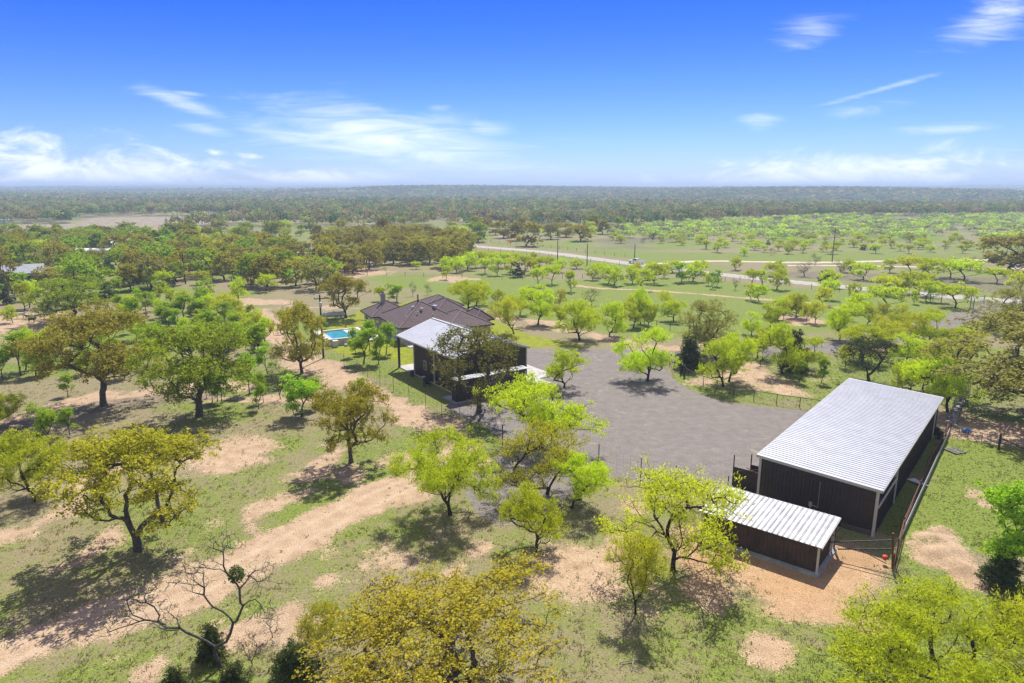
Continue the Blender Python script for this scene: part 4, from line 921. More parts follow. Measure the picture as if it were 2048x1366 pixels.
# wide pipe gate across the track
ga, gb = G(1005, 893), G(1124, 948)
gt = thing('pipe_gate', 'wide galvanised pipe gate hung between dark posts behind the middle mesquites', 'gate', (*ga, 0))
v_ = Vector((gb[0] - ga[0], gb[1] - ga[1], 0))
for z in (1.95, 1.2, .5): MB().bar((0, 0, z), (v_.x * .72, v_.y * .72, z), .035, n=8).build('rail', M['galv'], gt)
for k in (0, 1): MB().bar((v_.x * k, v_.y * k, 0), (v_.x * k, v_.y * k, 2.4), .07, n=8).build('post', M['pipe'], gt)
MB().bar((v_.x * .55, v_.y * .55, 2.0), (v_.x * .97, v_.y * .97, .9), .04, n=8).build('brace', M['rust'], gt)
fence('wire_fence', 'wire fence along the lower edge of the gravel yard up to the small shed', gp((1124, 948), (1197, 932), (1281, 962), (1350, 978), (1454, 1000)), 2.3, .045, 4, M['pipe'], wires=[.1, .4, .8, 1.3, 1.8, 2.2], stays=.8, posts=1, wr=.006)
# mesh fence in front of the large shed: corner post is the leaning rusty one
fence('mesh_fence', 'tall grid wire fence crossing before the dark end wall of the long shed', gp((1459, 1023), (1565, 1060), (1668, 1100), (1790, 1136)), 2.35, .04, 4, M['pipe'], wires=[.1 + .17 * k for k in range(14)], stays=.17, posts=1, wr=.005, wmat='wire')
cp = G(1785, 1137)
cpost = thing('corner_post', 'tall rusty corner post with dark pipe braces right of the small shed', 'fence post', (*cp, 0))
MB().bar((0, 0, 0), (-.25, .1, 2.75), .08, n=8).build('post', M['rust'], cpost)
MB().bar((-.2, .1, 2.2), (-4.0, 1.6, 1.2), .05, n=6).build('brace', M['pipe'], cpost); MB().bar((-.15, .1, 1.5), (-3.4, 1.4, .75), .05, n=6).build('brace', M['pipe'], cpost); MB().bar((-3.7, 2.1, 1.6), (-.6, -.2, .5), .03, n=6).build('brace', M['rust'], cpost)
rb = thing('red_bucket', 'red round bucket hanging on the wire near the rusty corner post', 'bucket', (*G(1768, 1128), .35)); MB().lathe([(.12, 0), (.17, .3), (.185, .31)], n=14).build('pail', M['red'], rb); MB().lathe([(.19, .312), (.1, .36)], n=14).build('lid', M['red'], rb)
fence('low_fence', 'low boarded fence running beside the long shed on its right', gp((1786, 1135), (1806, 1060), (1838, 985), (1862, 925), (1890, 875), (1897, 855)), 1.0, .05, 3, M['rust'], rails=(.95, .5, .12), wires=[.3, .7], stays=.5, posts=1, top_extra=.15)
sf = MB(); a = Vector((*G(1800, 1075), 0)); b_ = Vector((*G(1896, 866), 0)); nn_ = (b_ - a).normalized(); sd_ = Vector((-nn_.y, nn_.x, 0))
sf.bar(a + Vector((0, 0, .33)) - sd_ * .12, b_ + Vector((0, 0, .33)) - sd_ * .12, .03, .6)
tag(sf.build('sheet_edging', M['tank']), 'long strip of grey sheet metal edging along the low fence', 'edging')
# overgrown old fence beyond
of = thing('rock_wall', 'dry dark rubble and brush wall running away behind the long shed', 'wall', (*G(1903, 856), 0)); a = Vector((0, 0, 0)); g_ = G(1927, 778); b_ = Vector((g_[0], g_[1], 0)) - Vector((*G(1903, 856), 0))
mb = MB(); rq = random.Random(3); Lw = b_.length
for k in range(150):
    p = b_ * rq.random() + Vector((rq.uniform(-.45, .45), rq.uniform(-.3, .3), 0)); s_ = rq.uniform(.15, .4)
    mb.bar(p + Vector((0, 0, 0)), p + Vector((rq.uniform(-.2, .2), rq.uniform(-.2, .2), s_ * 1.8)), s_ * .7, n=5)
mb.build('rubble', M['stone_grey'], of)
mb = MB()
for k in range(8): p = b_ * (k / 7); mb.bar((p.x + .6, p.y, 0), (p.x + .6, p.y, 1.3), .04, n=6)
mb.bar((.6, 0, 1.1), (b_.x + .6, b_.y, 1.1), .03, n=6); mb.build('rail_posts', M['rust'], of)
fence('right_wire_fence'.replace('right_', 'pasture_'), 'sagging wire fence crossing the green field right of the long shed', gp((1900, 868), (1935, 878), (1962, 888), (1996, 897), (2060, 906)), 1.3, .03, 3, M['pipe'], wires=[.2, .5, .8, 1.1, 1.25], stays=1.2, posts=1, wr=.008)
bp = thing('brace_post', 'stout dark post with sloping brace in the right pasture fence', 'fence post', (*G(1997, 899), 0)); MB().bar((0, 0, 0), (0, 0, 1.7), .11, n=8).build('post', M['wood'], bp); MB().bar((0, 0, 1.3), (2.6, -.6, .1), .06, n=6).build('brace', M['wood'], bp)
# pipe fence round the yard
fence('pipe_fence', 'dark pipe fence with mesh curving round the far side of the gravel yard', gp((1369.5, 716), (1343, 723), (1339, 729), (1350, 737), (1362, 746), (1376, 757), (1406.7, 771), (1433.7, 779.5), (1467, 792), (1507.4, 801), (1553, 808.5), (1599, 815), (1650, 823), (1700, 830)), 1.35, .045, 3, M['pipe'], rails=(1.3,), wires=[.15, .35, .55, .75, .95, 1.15], stays=.4, posts=1, wr=.006)
for (px, py, lab) in ((1361.6, 748, 'thick dark gate post at the left bend of the curved pipe fence'), (1368.5, 754, 'thick dark gate post just right of its twin on the curved fence')):
    tag(MB().lathe([(.14, 0), (.14, 1.75), (.1, 1.8)], n=10).build('gate_post', M['black']), lab, 'gate post').location = (*G(px, py), 0)
fence('paddock_fence', 'dark pipe fence across the green paddock beyond the yard trees', gp((1120, 637), (1180, 641), (1240, 646), (1289.5, 650), (1313, 655), (1340, 660), (1378, 667), (1420, 676), (1470, 684), (1540, 690)), 1.4, .05, 3, M['pipe'], rails=(1.35,), wires=[.3, .7, 1.0], posts=1, wr=.008)
fence('driveway_fence', 'dark pipe fence on the far side of the driveway', gp((1600, 694), (1660, 693), (1720, 697), (1780, 696)), 1.3, .05, 4, M['pipe'], rails=(1.25, .7))
fence('field_fence', 'long wire fence across the green pasture behind the house', gp((735, 551), (820, 553), (900, 556), (1045, 559), (1200, 556), (1340, 556), (1450, 563)), 1.4, .06, 6, M['pipe'], wires=[.4, .8, 1.2], wr=.012)
fence('road_fence', 'wire fence on the near side of the paved road', gp((930, 499), (1080, 512), (1240, 531), (1400, 553), (1640, 580), (1800, 594), (1935, 606)), 1.5, .06, 7, M['pipe'], wires=[.4, .8, 1.2, 1.4], wr=.012)
fence('verge_fence', 'wire fence on the far side of the paved road', gp((950, 483), (1080, 494), (1250, 514)), 1.4, .07, 6, M['pipe'], wires=[.4, .9, 1.3], wr=.012)
# green entrance gate
def panel_gate(px, py, L_g, rz, label, mt, h=1.5, name='farm_gate', nr=5):
    t_ = thing(name, label, 'gate', (*G(px, py), 0), rz)
    for z in [h * (k + .6) / nr for k in range(nr)]: MB().bar((0, 0, z), (L_g, 0, z), .04, n=6).build('rail', mt, t_)
    for x in (0, L_g): MB().bar((x, 0, 0), (x, 0, h * 1.25), .08, n=8).build('post', mt, t_)
panel_gate(1941, 606.5, 3.4, .1, 'dark green farm gate beside the paved road at the driveway mouth', M['greenpipe'], 1.6)
panel_gate(1946, 619.5, 2.8, 1.2, 'dark green gate leaf swung open nearest the driveway', M['greenpipe'], 2.0)
panel_gate(1078, 623, 3.6, .2, 'grey livestock panel standing alone in the pasture behind the house', M['pipe'], 1.7, 'livestock_panel', 6)
# --- pickup ------------------------------------------------------
tA, tB = G(1256, 526), G(1290, 529.5)
ang = math.atan2(tB[1] - tA[1], tB[0] - tA[0]) + math.pi
tr = thing('pickup_truck', 'white crew-cab pickup driving along the paved road', 'pickup truck', ((tA[0] + tB[0]) / 2, (tA[1] + tB[1]) / 2 + .5, .02), ang - .0)
def prism(mb, prof, y0, y1):
    n = len(prof); mb.add([(x, y0, z) for x, z in prof] + [(x, y1, z) for x, z in prof], [tuple(range(n))[::-1], tuple(range(n, 2 * n))] + [(i, (i + 1) % n, n + (i + 1) % n, n + i) for i in range(n)]); return mb
prism(MB(), [(-3.0, .5), (3.0, .5), (3.05, .85), (2.95, 1.12), (1.3, 1.22), (-.95, 1.22), (-.95, 1.25), (-3.0, 1.25)], -1.0, 1.0).build('body', M['white'], tr, .05)
prism(MB(), [(1.25, 1.222), (.55, 1.86), (-.7, 1.9), (-.98, 1.222)], -.88, .88).build('cab', M['white'], tr, .05)
for s in (-1, 1):
    y = .885 * s
    prism(MB(), [(1.0, 1.28), (.5, 1.76), (.22, 1.78), (.22, 1.28)], min(y, y + .01 * s), max(y, y + .01 * s)).build('window', M['glass'], tr)
    prism(MB(), [(.12, 1.28), (.12, 1.78), (-.6, 1.8), (-.8, 1.28)], min(y, y + .01 * s), max(y, y + .01 * s)).build('window', M['glass'], tr)
    MB().box(3.03, 3.07, .6 * s - .2, .6 * s + .2, .8, .98).build('headlight', M['glass'], tr)
    for x in (2.0, -1.95):
        wh = MB().lathe([(.2, -.13), (.38, -.12), (.40, 0), (.38, .12), (.2, .13)], n=18, axis='y', off=(x, .92 * s, .40)).build('wheel', M['tyre'], tr); MB().lathe([(.2, -.15), (.2, .15)], n=12, axis='y', off=(x, .92 * s, .40)).build('rim', M['chrome'], wh)
MB().box(-2.9, -1.05, -.85, .85, 1.253, 1.26).build('bed_cover', M['black'], tr); MB().add([(1.235, -.8, 1.27), (1.235, .8, 1.27), (.6, .78, 1.84), (.6, -.78, 1.84)], [(0, 1, 2, 3)]).build('windscreen', M['glass'], tr)
# --- road sign -----
sg = thing('road_sign', 'orange diamond road sign beside the road bend', 'road sign', (*G(1021, 494), 0)); MB().bar((0, 0, 0), (0, 0, 1.8), .06, n=6).build('post', M['greywood'], sg); MB().add([(0, -.06, 1.5), (.85, -.06, 2.35), (0, -.06, 3.2), (-.85, -.06, 2.35), (0, -.02, 1.5), (.85, -.02, 2.35), (0, -.02, 3.2), (-.85, -.02, 2.35)], [(0, 1, 2, 3), (7, 6, 5, 4), (0, 4, 5, 1), (1, 5, 6, 2), (2, 6, 7, 3), (3, 7, 4, 0)]).build('sign_face', M['orange'], sg)
# --- small litter on the right ---
pal = thing('wooden_pallet', 'grey wooden pallet lying in the grass right of the long shed', 'pallet', (*G(1909, 903), 0), .3)
for k in range(6): MB().box(-.7, .7, -.75 + k * .28, -.6 + k * .28, .12, .15).build('board', M['greywood'], pal)
for x in (-.65, -.03, .6): MB().box(x, x + .08, -.78, .8, .0, .118).build('runner', M['black'], pal)
o = MB().add([(-.9, -.2, .05), (.5, -.35, .12), (1.0, .2, .05), (-.4, .3, .22), (-.9, -.2, .02), (.5, -.35, .09), (1.0, .2, .02), (-.4, .3, .19)], [(0, 1, 2, 3), (7, 6, 5, 4), (0, 4, 5, 1), (1, 5, 6, 2), (2, 6, 7, 3), (3, 7, 4, 0)]).build('plastic_sheet', M['plastic_white']); o.location = (*G(1833, 967), .1); o.rotation_euler = (0, 0, -1.1); tag(o, 'white plastic sheet lying in the shadow strip beside the long shed', 'plastic sheet')
o = MB().lathe([(.05, 0), (.4, .05), (.42, .35), (.1, .5)], n=10).build('blue_tub', M['blue']); o.location = (*G(1932, 864), 0); o.scale = (1.3, .9, 1); tag(o, 'blue tub lying on the bare ground under the big right oak', 'tub')
for (px, py, lab) in ((1880, 878, 'black barrel at the far right corner of the long shed'), (1873, 870, 'black barrel behind another at the far corner of the long shed')):
    x, y = G(px, py); barrel((x, y, 0), lab, M['black'], 'barrels behind the long shed')
# --- fallen branch --------------------------------------------------
rq = random.Random(8); fb = MB(); cx, cy = G(1275, 1330)
for (a, b_, r_) in (((-1.0, .1, .1), (.2, .35, .12), .035), ((-.2, .25, .1), (-.45, -.55, .05), .028), ((.1, .3, .12), (.75, .0, .25), .022), ((-.7, .15, .1), (-1.1, -.25, .1), .02), ((-.45, -.3, .08), (.0, -.6, .12), .02), ((.0, .3, .1), (.3, .75, .2), .018), ((.7, -.1, .05), (1.0, -.35, .2), .03), ((1.0, -.35, .2), (.9, -.05, .3), .02)): fb.bar(a, b_, r_, n=5)
o = fb.build('fallen_branch', M['bark_bleach']); o.location = (cx, cy, 0); o.scale = (1.0, 1.0, 1.0); tag(o, 'bleached fallen branch lying in the grass at the bottom of the view', 'fallen branch')
# --- sheep ---------------------------------------------------------
def sheep_mesh(name, mt):
    v = [(-.45, 0, .62), (-.15, 0, .66), (.2, 0, .66), (.42, 0, .68), (.58, 0, .80), (.72, 0, .84), (.9, 0, .74)]; r_ = [.17, .24, .24, .19, .10, .095, .05]; e = [(i, i + 1) for i in range(6)]
    for (bx, px_) in ((1, -.38), (3, .36)):
        for s in (-1, 1):
            b_ = len(v); back = bx == 1
            v += [(px_, .13 * s, .50), (px_ + (-.06 if back else .02), .14 * s, .28), (px_, .14 * s, .02)]; r_ += [.09, .035, .03]; e += [(bx if not back else 0, b_), (b_, b_ + 1), (b_ + 1, b_ + 2)]
    b_ = len(v); v += [(.68, .13, .93), (.68, -.13, .93), (-.58, 0, .56)]; r_ += [.03, .03, .03]; e += [(5, b_), (5, b_ + 1), (0, b_ + 2)]
    me = bpy.data.meshes.new(name); me.from_pydata(v, e, []); me.materials.append(mt); o = bpy.data.objects.new(name, me); col.objects.link(o)
    o.modifiers.new('skin', 'SKIN'); 
    for i, sv in enumerate(me.skin_vertices[0].data): sv.radius = (r_[i], r_[i]); sv.use_root = (i == 1)
    ss = o.modifiers.new('sub', 'SUBSURF'); ss.levels = 1; ss.render_levels = 2
    return o
for (px, py, s, rz, mt, lab, sc_) in ((42, 637, 0, .2, 'wool', 'largest pale sheep standing in the left clearing', 1.5), (56, 638, 0, 2.9, 'darkwool', 'small dark sheep right behind the pale one', 1.0), (76, 637.5, 0, .3, 'wool', 'pale sheep farther right beside the big green oak', 1.2), (64, 645, 0, .1, 'darkwool', 'dark sheep nearest the fence in the left clearing', 1.2)):
    o = sheep_mesh('sheep', M[mt]); o.location = (*G(px, py), 0); o.rotation_euler = (0, 0, rz); o.scale = (sc_,) * 3; tag(o, lab, 'sheep')
# --- far buildings ---------------------------------------------------
def far_house(name, label, px, py, L_h, W_h, H_h, rise, rz, wm, rm, cat='house', z=None):
    x, y = G(px, py); zz = float(terrain(x, y)); t_ = thing(name, label, cat, (x, y, zz), rz)
    MB().box(-L_h / 2, L_h / 2, -W_h / 2, W_h / 2, 0, H_h).build('wall', M[wm], t_)
    a = .5; mb = MB(); mb.add([(-L_h / 2 - a, -W_h / 2 - a, H_h), (L_h / 2 + a, -W_h / 2 - a, H_h), (L_h / 2 + a, W_h / 2 + a, H_h), (-L_h / 2 - a, W_h / 2 + a, H_h), (-L_h / 2 - a, 0, H_h + rise), (L_h / 2 + a, 0, H_h + rise)], [(0, 1, 5, 4), (2, 3, 4, 5), (1, 2, 5), (3, 0, 4), (3, 2, 1, 0)]); mb.build('roof', M[rm], t_)
    for k in (-.25, .2):
        wn = MB().box(L_h * k - .6, L_h * k + .6, -W_h / 2 - .04, -W_h / 2 - .002, H_h * .35, H_h * .75).build('window', M['glass'], t_)
far_house('blue_house', 'blue-grey house with white metal roof showing among the left woods', 52, 566, 9, 8, 3.2, 2.2, .5, 'teal', 'roof_metal')
far_house('garden_shed', 'small white-roofed shed just right of the blue house', 84, 563, 3.5, 3, 2.3, .8, .2, 'white', 'roof_metal', 'shed')
far_house('low_barn', 'long low white roof half hidden in the left woods', 190, 519, 12, 6, 3.6, .7, .05, 'slabgrey', 'white', 'barn')
far_house('farm_cottage', 'pale roofed cottage among trees behind the long white roof', 240, 504, 7, 6, 3.5, 2.0, .9, 'white', 'roof_metal')
for i, (px, py, L_h, lab) in enumerate(((6, 447, 12, 'white trailer home at the far left edge before the distant trees'), (455, 388.2, 30, 'distant pale building on the hazy left hills'), (200, 391, 24, 'tiny pale farm building in the hazy left distance'), (520, 427, 12, 'small white house at the edge of the distant grey field'), (293, 425, 10, 'dark barn under the distant left tree line'), (735, 384, 40, 'pale house on top of the distant wooded ridge'))):
    far_house('distant_house', lab, px, py, L_h, L_h * .4, L_h * .22, L_h * .08, .1, 'white', 'roof_metal')
# ------------------------------------------------------------------ TREES: the ones that can be told apart
HERO = [
 ('O', 277, 1100, 835, 300, 'broad post oak with sprawling limbs standing alone beside the dirt track', 283, 0, 1.2),
 ('M', 73, 1003, 848, 150, 'bright mesquite with forked trunk at the left edge below the big oaks', 55, 0, .3),
 ('B', 207, 812, 596, 235, 'big bronze-leaved oak leftmost of the two large oaks on the left', 195, 1, .5),
 ('L', 399, 832, 636, 235, 'big green oak with heavy low limbs, right of the bronze oak', 400, 0, 2.2),
 ('O', 604, 747, 594, 115, 'tall narrow olive oak standing left of the swimming pool', 600, 2, 1.0),
 ('O', 702, 925, 760, 155, 'rounded olive post oak between the dirt track and the bare patches', 703, 3, .2),
 ('E', 603, 833, 745, 72, 'leafy green elm sapling clump left of the rounded post oak', 606, 0, .1),
 ('U', 958, 825, 640, 190, 'dark oak with twiggy crown standing before the barn', 960, 1, 2.0),
 ('MM', 901, 1030, 858, 205, 'bright mesquite with two feathery domes beside the end of the dirt track', 897, 0, .6),
 ('M', 1075, 1103, 962, 135, 'lower bright mesquite with side limb in the middle foreground', 1062, 1, 1.4),
 ('Y', 1094, 988, 838, 175, 'thin-leaved mesquite just behind the middle foreground mesquite', 1090, 0, 2.2),
 ('M', 1083, 898, 748, 190, 'dense bright mesquite with wide crown beside the pipe gate', 1080, 2, .9),
 ('M', 1143, 1017, 903, 112, 'round green mesquite between the middle foreground trees and the wire fence', 1170, 3, .4),
 ('Y', 1345, 1142, 940, 290, 'wide many-stemmed mesquite reaching over the small shed roof', 1362, 1, .8),
 ('Y', 1271, 1228, 1052, 90, 'slim lone mesquite sapling in front of the small shed yard', 1276, 2, .2),
 ('M', 1295, 762, 652, 110, 'lone mesquite growing in the middle of the gravel yard', 1288, 4, 1.0),
 ('M', 1128, 775, 690, 85, 'leaning bright mesquite beside the concrete apron', 1132, 1, 3.0),
 ('GG', 915, 1420, 1180, 640, 'huge golden-leaved post oak filling the bottom centre', 870, 2, 2.8),
 ('MM', 1868, 1415, 1210, 450, 'large bright mesquite crown at the bottom right', 1850, 4, 2.0),
 ('Y', 2070, 1400, 1190, 200, 'yellow-green mesquite at the bottom right corner', 2060, 1, 1.0),
 ('J', 425, 1318, 1245, 62, 'dark juniper beside the foot of the leafless tree', 425, 0, 0),
 ('J', 588, 1372, 1282, 115, 'dark juniper at the bottom edge left of the golden oak', 585, 1, 0),
 ('J', 352, 1385, 1335, 90, 'low dark juniper leftmost at the bottom edge', 350, 0, 0),
 ('J', 470, 1392, 1325, 100, 'green juniper between the two darker ones at the bottom edge', 468, 1, 1),
 ('Y', 640, 1330, 1195, 110, 'wispy budding mesquite left of the huge golden oak', 640, 0, 0),
 ('D', 745, 1230, 1150, 60, 'small grey leafless shrub behind the huge golden oak', 745, 1, 0),
 ('E', 2012, 1165, 955, 110, 'airy green elm at the right edge below the oak', 2010, 1, 0),
 ('J', 2000, 1172, 1092, 85, 'dark juniper at the foot of the right edge elm', 2005, 0, 0),
 ('K', 2085, 830, 612, 400, 'great grey-green live oak spreading over the right edge', 2065, 0, 1.0),
 ('B', 2016, 542, 462, 110, 'large bronze oak alone beyond the lane at the right edge', 2010, 0, 0),
 ('K', 2030, 668, 566, 110, 'grey-green oak above the great live oak at the right edge', 2020, 1, 0),
 ('M', 1895, 824, 695, 110, 'leaning mesquite behind the far right corner of the long shed', 1850, 2, 0),
 ('V', 1737, 762, 668, 125, 'dark twiggy tree behind the far left corner of the long shed', 1732, 2, 0),
 ('M', 1565, 748, 638, 85, 'mesquite wrapped by dark juniper across the fence from the gravel yard', 1552, 1, 0),
 ('J', 1585, 742, 655, 55, 'dark juniper growing through the mesquites right of the gravel yard', 1583, 1, 0),
 ('M', 1610, 738, 668, 68, 'bright mesquite immediately right of the dark juniper beyond the yard fence', 1612, 4, 0),
 ('M', 1446, 773, 668, 90, 'bright forked mesquite inside the curved pipe fence, nearer of its pair', 1438, 0, 0),
 ('M', 1458, 763, 660, 80, 'bright mesquite inside the curved pipe fence, farther of its pair', 1470, 3, 0),
 ('E', 1598, 765, 712, 28, 'slender green sapling inside the fence, left of its twin', 1598, 0, 0),
 ('E', 1642, 767, 712, 26, 'slender green sapling nearest the far corner of the long shed', 1645, 1, 0),
 ('D', 1521, 730, 683, 45, 'small budding bare tree between mesquites beyond the curved fence', 1521, 0, 0),
 ('J', 1381, 738, 668, 62, 'dark juniper at the left bend of the driveway', 1378, 0, 0),
 ('K', 1408, 712, 592, 105, 'gnarled half-leafed oak with bare antler limbs beside the driveway', 1410, 1, 0),
 ('M', 1159, 681, 593, 95, 'vase-shaped bright mesquite on the lawn edge above the gravel yard', 1157, 0, 0),
 ('M', 1219, 673, 597, 62, 'mesquite right of the vase-shaped one above the gravel yard', 1226, 1, 0),
 ('Y', 1028, 668, 585, 75, 'leaning thin mesquite on the lawn right of the house', 1010, 2, 0),
 ('M', 1076, 649, 570, 70, 'bright mesquite beyond the lawn between the leaning and vase-shaped ones', 1078, 2, 0),
 ('M', 936, 626, 557, 85, 'two-stemmed mesquite right behind the house roof', 937, 3, 0),
 ('M', 763, 602, 568, 28, 'small green tree just left behind the house chimney', 760, 2, 0),
 ('E', 794, 604, 562, 42, 'dense green sapling directly behind the house chimney', 790, 0, 0),
 ('D', 826, 592, 560, 18, 'small bare sapling behind the house roof, nearer the chimney', 826, 0, 0),
 ('D', 855, 590, 565, 20, 'small bare sapling behind the house roof, farther from the chimney', 855, 1, 0),
 ('O', 692, 636, 541, 100, 'olive oak standing beside the propane tank', 690, 0, 0),
 ('E', 728, 728, 650, 66, 'dense bright sapling clump between the pool and the barn porch', 733, 2, 0),
 ('E', 757, 728, 650, 30, 'slim green elm right of the dense clump beside the pool', 760, 0, 0),
 ('E', 772, 709, 640, 36, 'dark green elm nearest the barn porch corner', 777, 1, 0),
 ('E', 712, 712, 650, 22, 'thin elm touching the right end of the pool', 708, 1, 0),
 ('E', 740, 702, 634, 44, 'green elm behind the clump in front of the house wall', 738, 2, 0),
 ('E', 653, 657, 642, 8, 'tiny dark sapling on the lawn below the propane tank', 653, 0, 0),
 ('E', 720, 800, 752, 38, 'green bushy elm right behind the rounded post oak', 720, 2, 0),
 ('L', 148, 642, 547, 138, 'dense dark green oak beside the sheep clearing', 142, 1, 0),
 ('M', 26, 646, 608, 34, 'small mesquite right beside the sheep', 14, 1, 0),
 ('M', 50, 621, 556, 34, 'left stem tree of the mesquite pair below the blue house', 52, 0, 0),
 ('M', 59, 616, 555, 45, 'right stem tree of the mesquite pair below the blue house', 68, 2, 0),
 ('J', 13, 608, 567, 38, 'round dark juniper at the left edge near the sheep', 13, 0, 0),
 ('E', 5, 758, 690, 34, 'slim green elm cut by the left edge', 6, 0, 0),
 ('E', 42, 752, 655, 62, 'many-stemmed green elm, biggest of the left edge clump', 42, 2, 0),
 ('M', 52, 740, 650, 52, 'bright mesquite right behind the left edge elm clump', 60, 3, 0),
 ('M', 72, 751, 660, 55, 'bright mesquite next right in the left edge clump', 82, 1, 0),
 ('E', 83, 749, 672, 42, 'green elm at the right end of the left edge clump', 95, 1, 0),
 ('M', -5, 852, 780, 80, 'budding mesquite cut by the left edge above the forked one', 5, 2, 0),
 ('E', 102, 895, 798, 50, 'upright green elm sapling left of the sprawling post oak', 92, 0, 0),
 ('E', 140, 870, 811, 40, 'round-headed green sapling behind the sprawling post oak', 138, 2, 0),
 ('E', 136, 792, 745, 26, 'little sapling under the left side of the bronze oak', 136, 1, 0),
 ('E', 277, 678, 588, 46, 'green elm between the bronze oak and the green oak', 272, 2, 0),
 ('E', 306, 703, 636, 40, 'green elm touching the top left of the big green oak', 302, 0, 0),
 ('E', 332, 643, 600, 34, 'green elm farther behind the big green oak', 332, 1, 0),
 ('E', 368, 640, 585, 50, 'bright elm behind the big green oak, middle of three', 368, 2, 0),
 ('E', 392, 640, 588, 46, 'bright elm behind the big green oak, rightmost of three', 393, 0, 0),
 ('E', 412, 664, 624, 32, 'dark green elm below the spreading budding mesquite', 414, 1, 0),
 ('Y', 443, 634, 583, 72, 'spreading budding mesquite with many bare limbs in the left thicket', 443, 0, 0),
 ('E', 456, 702, 628, 44, 'tall dark elm with straight trunk right of the big green oak', 458, 0, 0),
 ('E', 474, 694, 640, 28, 'thin elm right of the tall dark elm', 474, 1, 0),
 ('M', 500, 662, 618, 62, 'bright mesquite behind the dark elm group', 495, 2, 0),
 ('E', 518, 714, 640, 58, 'dense dark green elm left of the tall narrow oak', 518, 2, 0),
 ('M', 477, 605, 550, 38, 'narrow bright mesquite at the edge of the sandy clearing', 475, 1, 0),
 ('M', 533, 582, 545, 40, 'bright mesquite against the dark woods above the sandy clearing', 535, 3, 0),
 ('M', 405, 569, 538, 40, 'bright mesquite just right of the woods utility pole', 405, 0, 0),
 ('M', 301, 580, 544, 32, 'small yellow-green mesquite left of the woods utility pole', 303, 2, 0),
 ('E', 499, 786, 700, 38, 'curvy-trunked sapling right of the big green oak', 497, 1, 0),
 ('E', 536, 749, 688, 40, 'rounded elm left of the tall narrow oak trunk', 527, 2, 0),
 ('E', 517, 818, 752, 26, 'thin sapling nearest the dirt patches below the tall narrow oak', 522, 0, 0),
 ('E', 527, 804, 740, 22, 'crooked thin sapling behind its nearer neighbour', 524, 1, 0),
 ('D', 561, 798, 715, 32, 'leafless slim sapling left of the tall narrow oak trunk', 560, 0, 0),
 ('E', 587, 830, 765, 26, 'narrow sapling left of the leafy elm clump', 585, 0, 0),
 ('E', 625, 816, 752, 40, 'elm sapling right of the leafy elm clump', 628, 1, 0),
 ('E', 425, 804, 740, 30, 'dark thin elm left of the trio under the green oak', 425, 2, 0),
 ('E', 435, 803, 738, 28, 'dark thin elm, middle of the trio under the green oak', 436, 0, 0),
 ('E', 443, 803, 742, 28, 'dark thin elm, right of the trio under the green oak', 446, 1, 0),
 ('E', 413, 796, 745, 20, 'spindly elm closest to the big green oak trunk', 413, 1, 0),
 ('L', 956, 484, 440, 46, 'round green oak above the start of the paved road', 956, 0, 0),
 ('B', 1052, 492, 437, 56, 'leaning bronze oak beside the paved road bend', 1062, 1, 0),
 ('B', 1035, 481, 440, 38, 'bronze oak left behind the leaning bronze oak', 1033, 2, 0),
 ('B', 1132, 474, 442, 40, 'bronze oak right of the leaning one beyond the road', 1130, 0, 0),
 ('B', 1161, 482, 444, 50, 'wide bronze oak rightmost of those beyond the road bend', 1162, 3, 0),
 ('B', 804, 463, 432, 26, 'small lone bronze oak in the distant brown field', 804, 1, 0),
 ('B', 767, 474, 432, 42, 'bronze oak beside the far curve of the road', 767, 2, 0),
 ('M', 800 - 30, 540, 535, 20, 'low mesquite bush in the dry field left of the mesquite thicket', 768, 0, 0),
 ('M', 832, 538, 521, 26, 'small lone green bush in the dry field behind the house', 832, 0, 0),
]
for (k, bx, by, ty, wp, lab, cx, var, rz) in HERO: T(k, bx, by, ty, wp, lab, cx, None, var, rz)
ORD = ['leftmost', 'second', 'third', 'fourth', 'fifth', 'sixth', 'seventh', 'eighth', 'ninth', 'tenth', 'eleventh', 'twelfth', 'thirteenth', 'fourteenth', 'fifteenth', 'sixteenth', 'seventeenth', 'eighteenth', 'nineteenth', 'twentieth', 'twenty-first', 'twenty-second', 'twenty-third', 'twenty-fourth', 'twenty-fifth', 'twenty-sixth', 'twenty-seventh', 'twenty-eighth', 'twenty-ninth', 'thirtieth']
def row(group, where, items):
    items = sorted(items, key=lambda q: q[1])
    for i, it in enumerate(items):
        k, bx, by, h_px, wp = it[:5]; o_ = ORD[i] if i < len(items) - 1 else 'rightmost'
        T(k, bx, by, by - h_px, wp, (o_ + (' from the left of the ' if 0 < i < len(items) - 1 else ' of the ') + where), None, group)
row('mesquites along the far pasture', 'trees standing in the pasture below the pickup',
    [('M', 1104, 568, 46, 42), ('M', 1142, 583, 48, 36), ('M', 1185, 560, 34, 34), ('M', 1200, 554, 32, 28), ('M', 1217, 567, 40, 34), ('M', 1229, 571, 42, 40), ('M', 1265, 567, 40, 36), ('Y', 1269, 557, 36, 30), ('M', 1286, 580, 46, 30), ('M', 1302, 558, 38, 32), ('M', 1309, 567, 44, 40), ('M', 1153, 537, 22, 34), ('E', 1363, 565, 42, 36), ('M', 1386, 563, 44, 52), ('M', 1416, 571, 30, 18), ('E', 1425, 577, 36, 16), ('E', 1434, 573, 36, 22), ('D', 1470, 580, 26, 20), ('M', 1328, 556, 30, 26)])
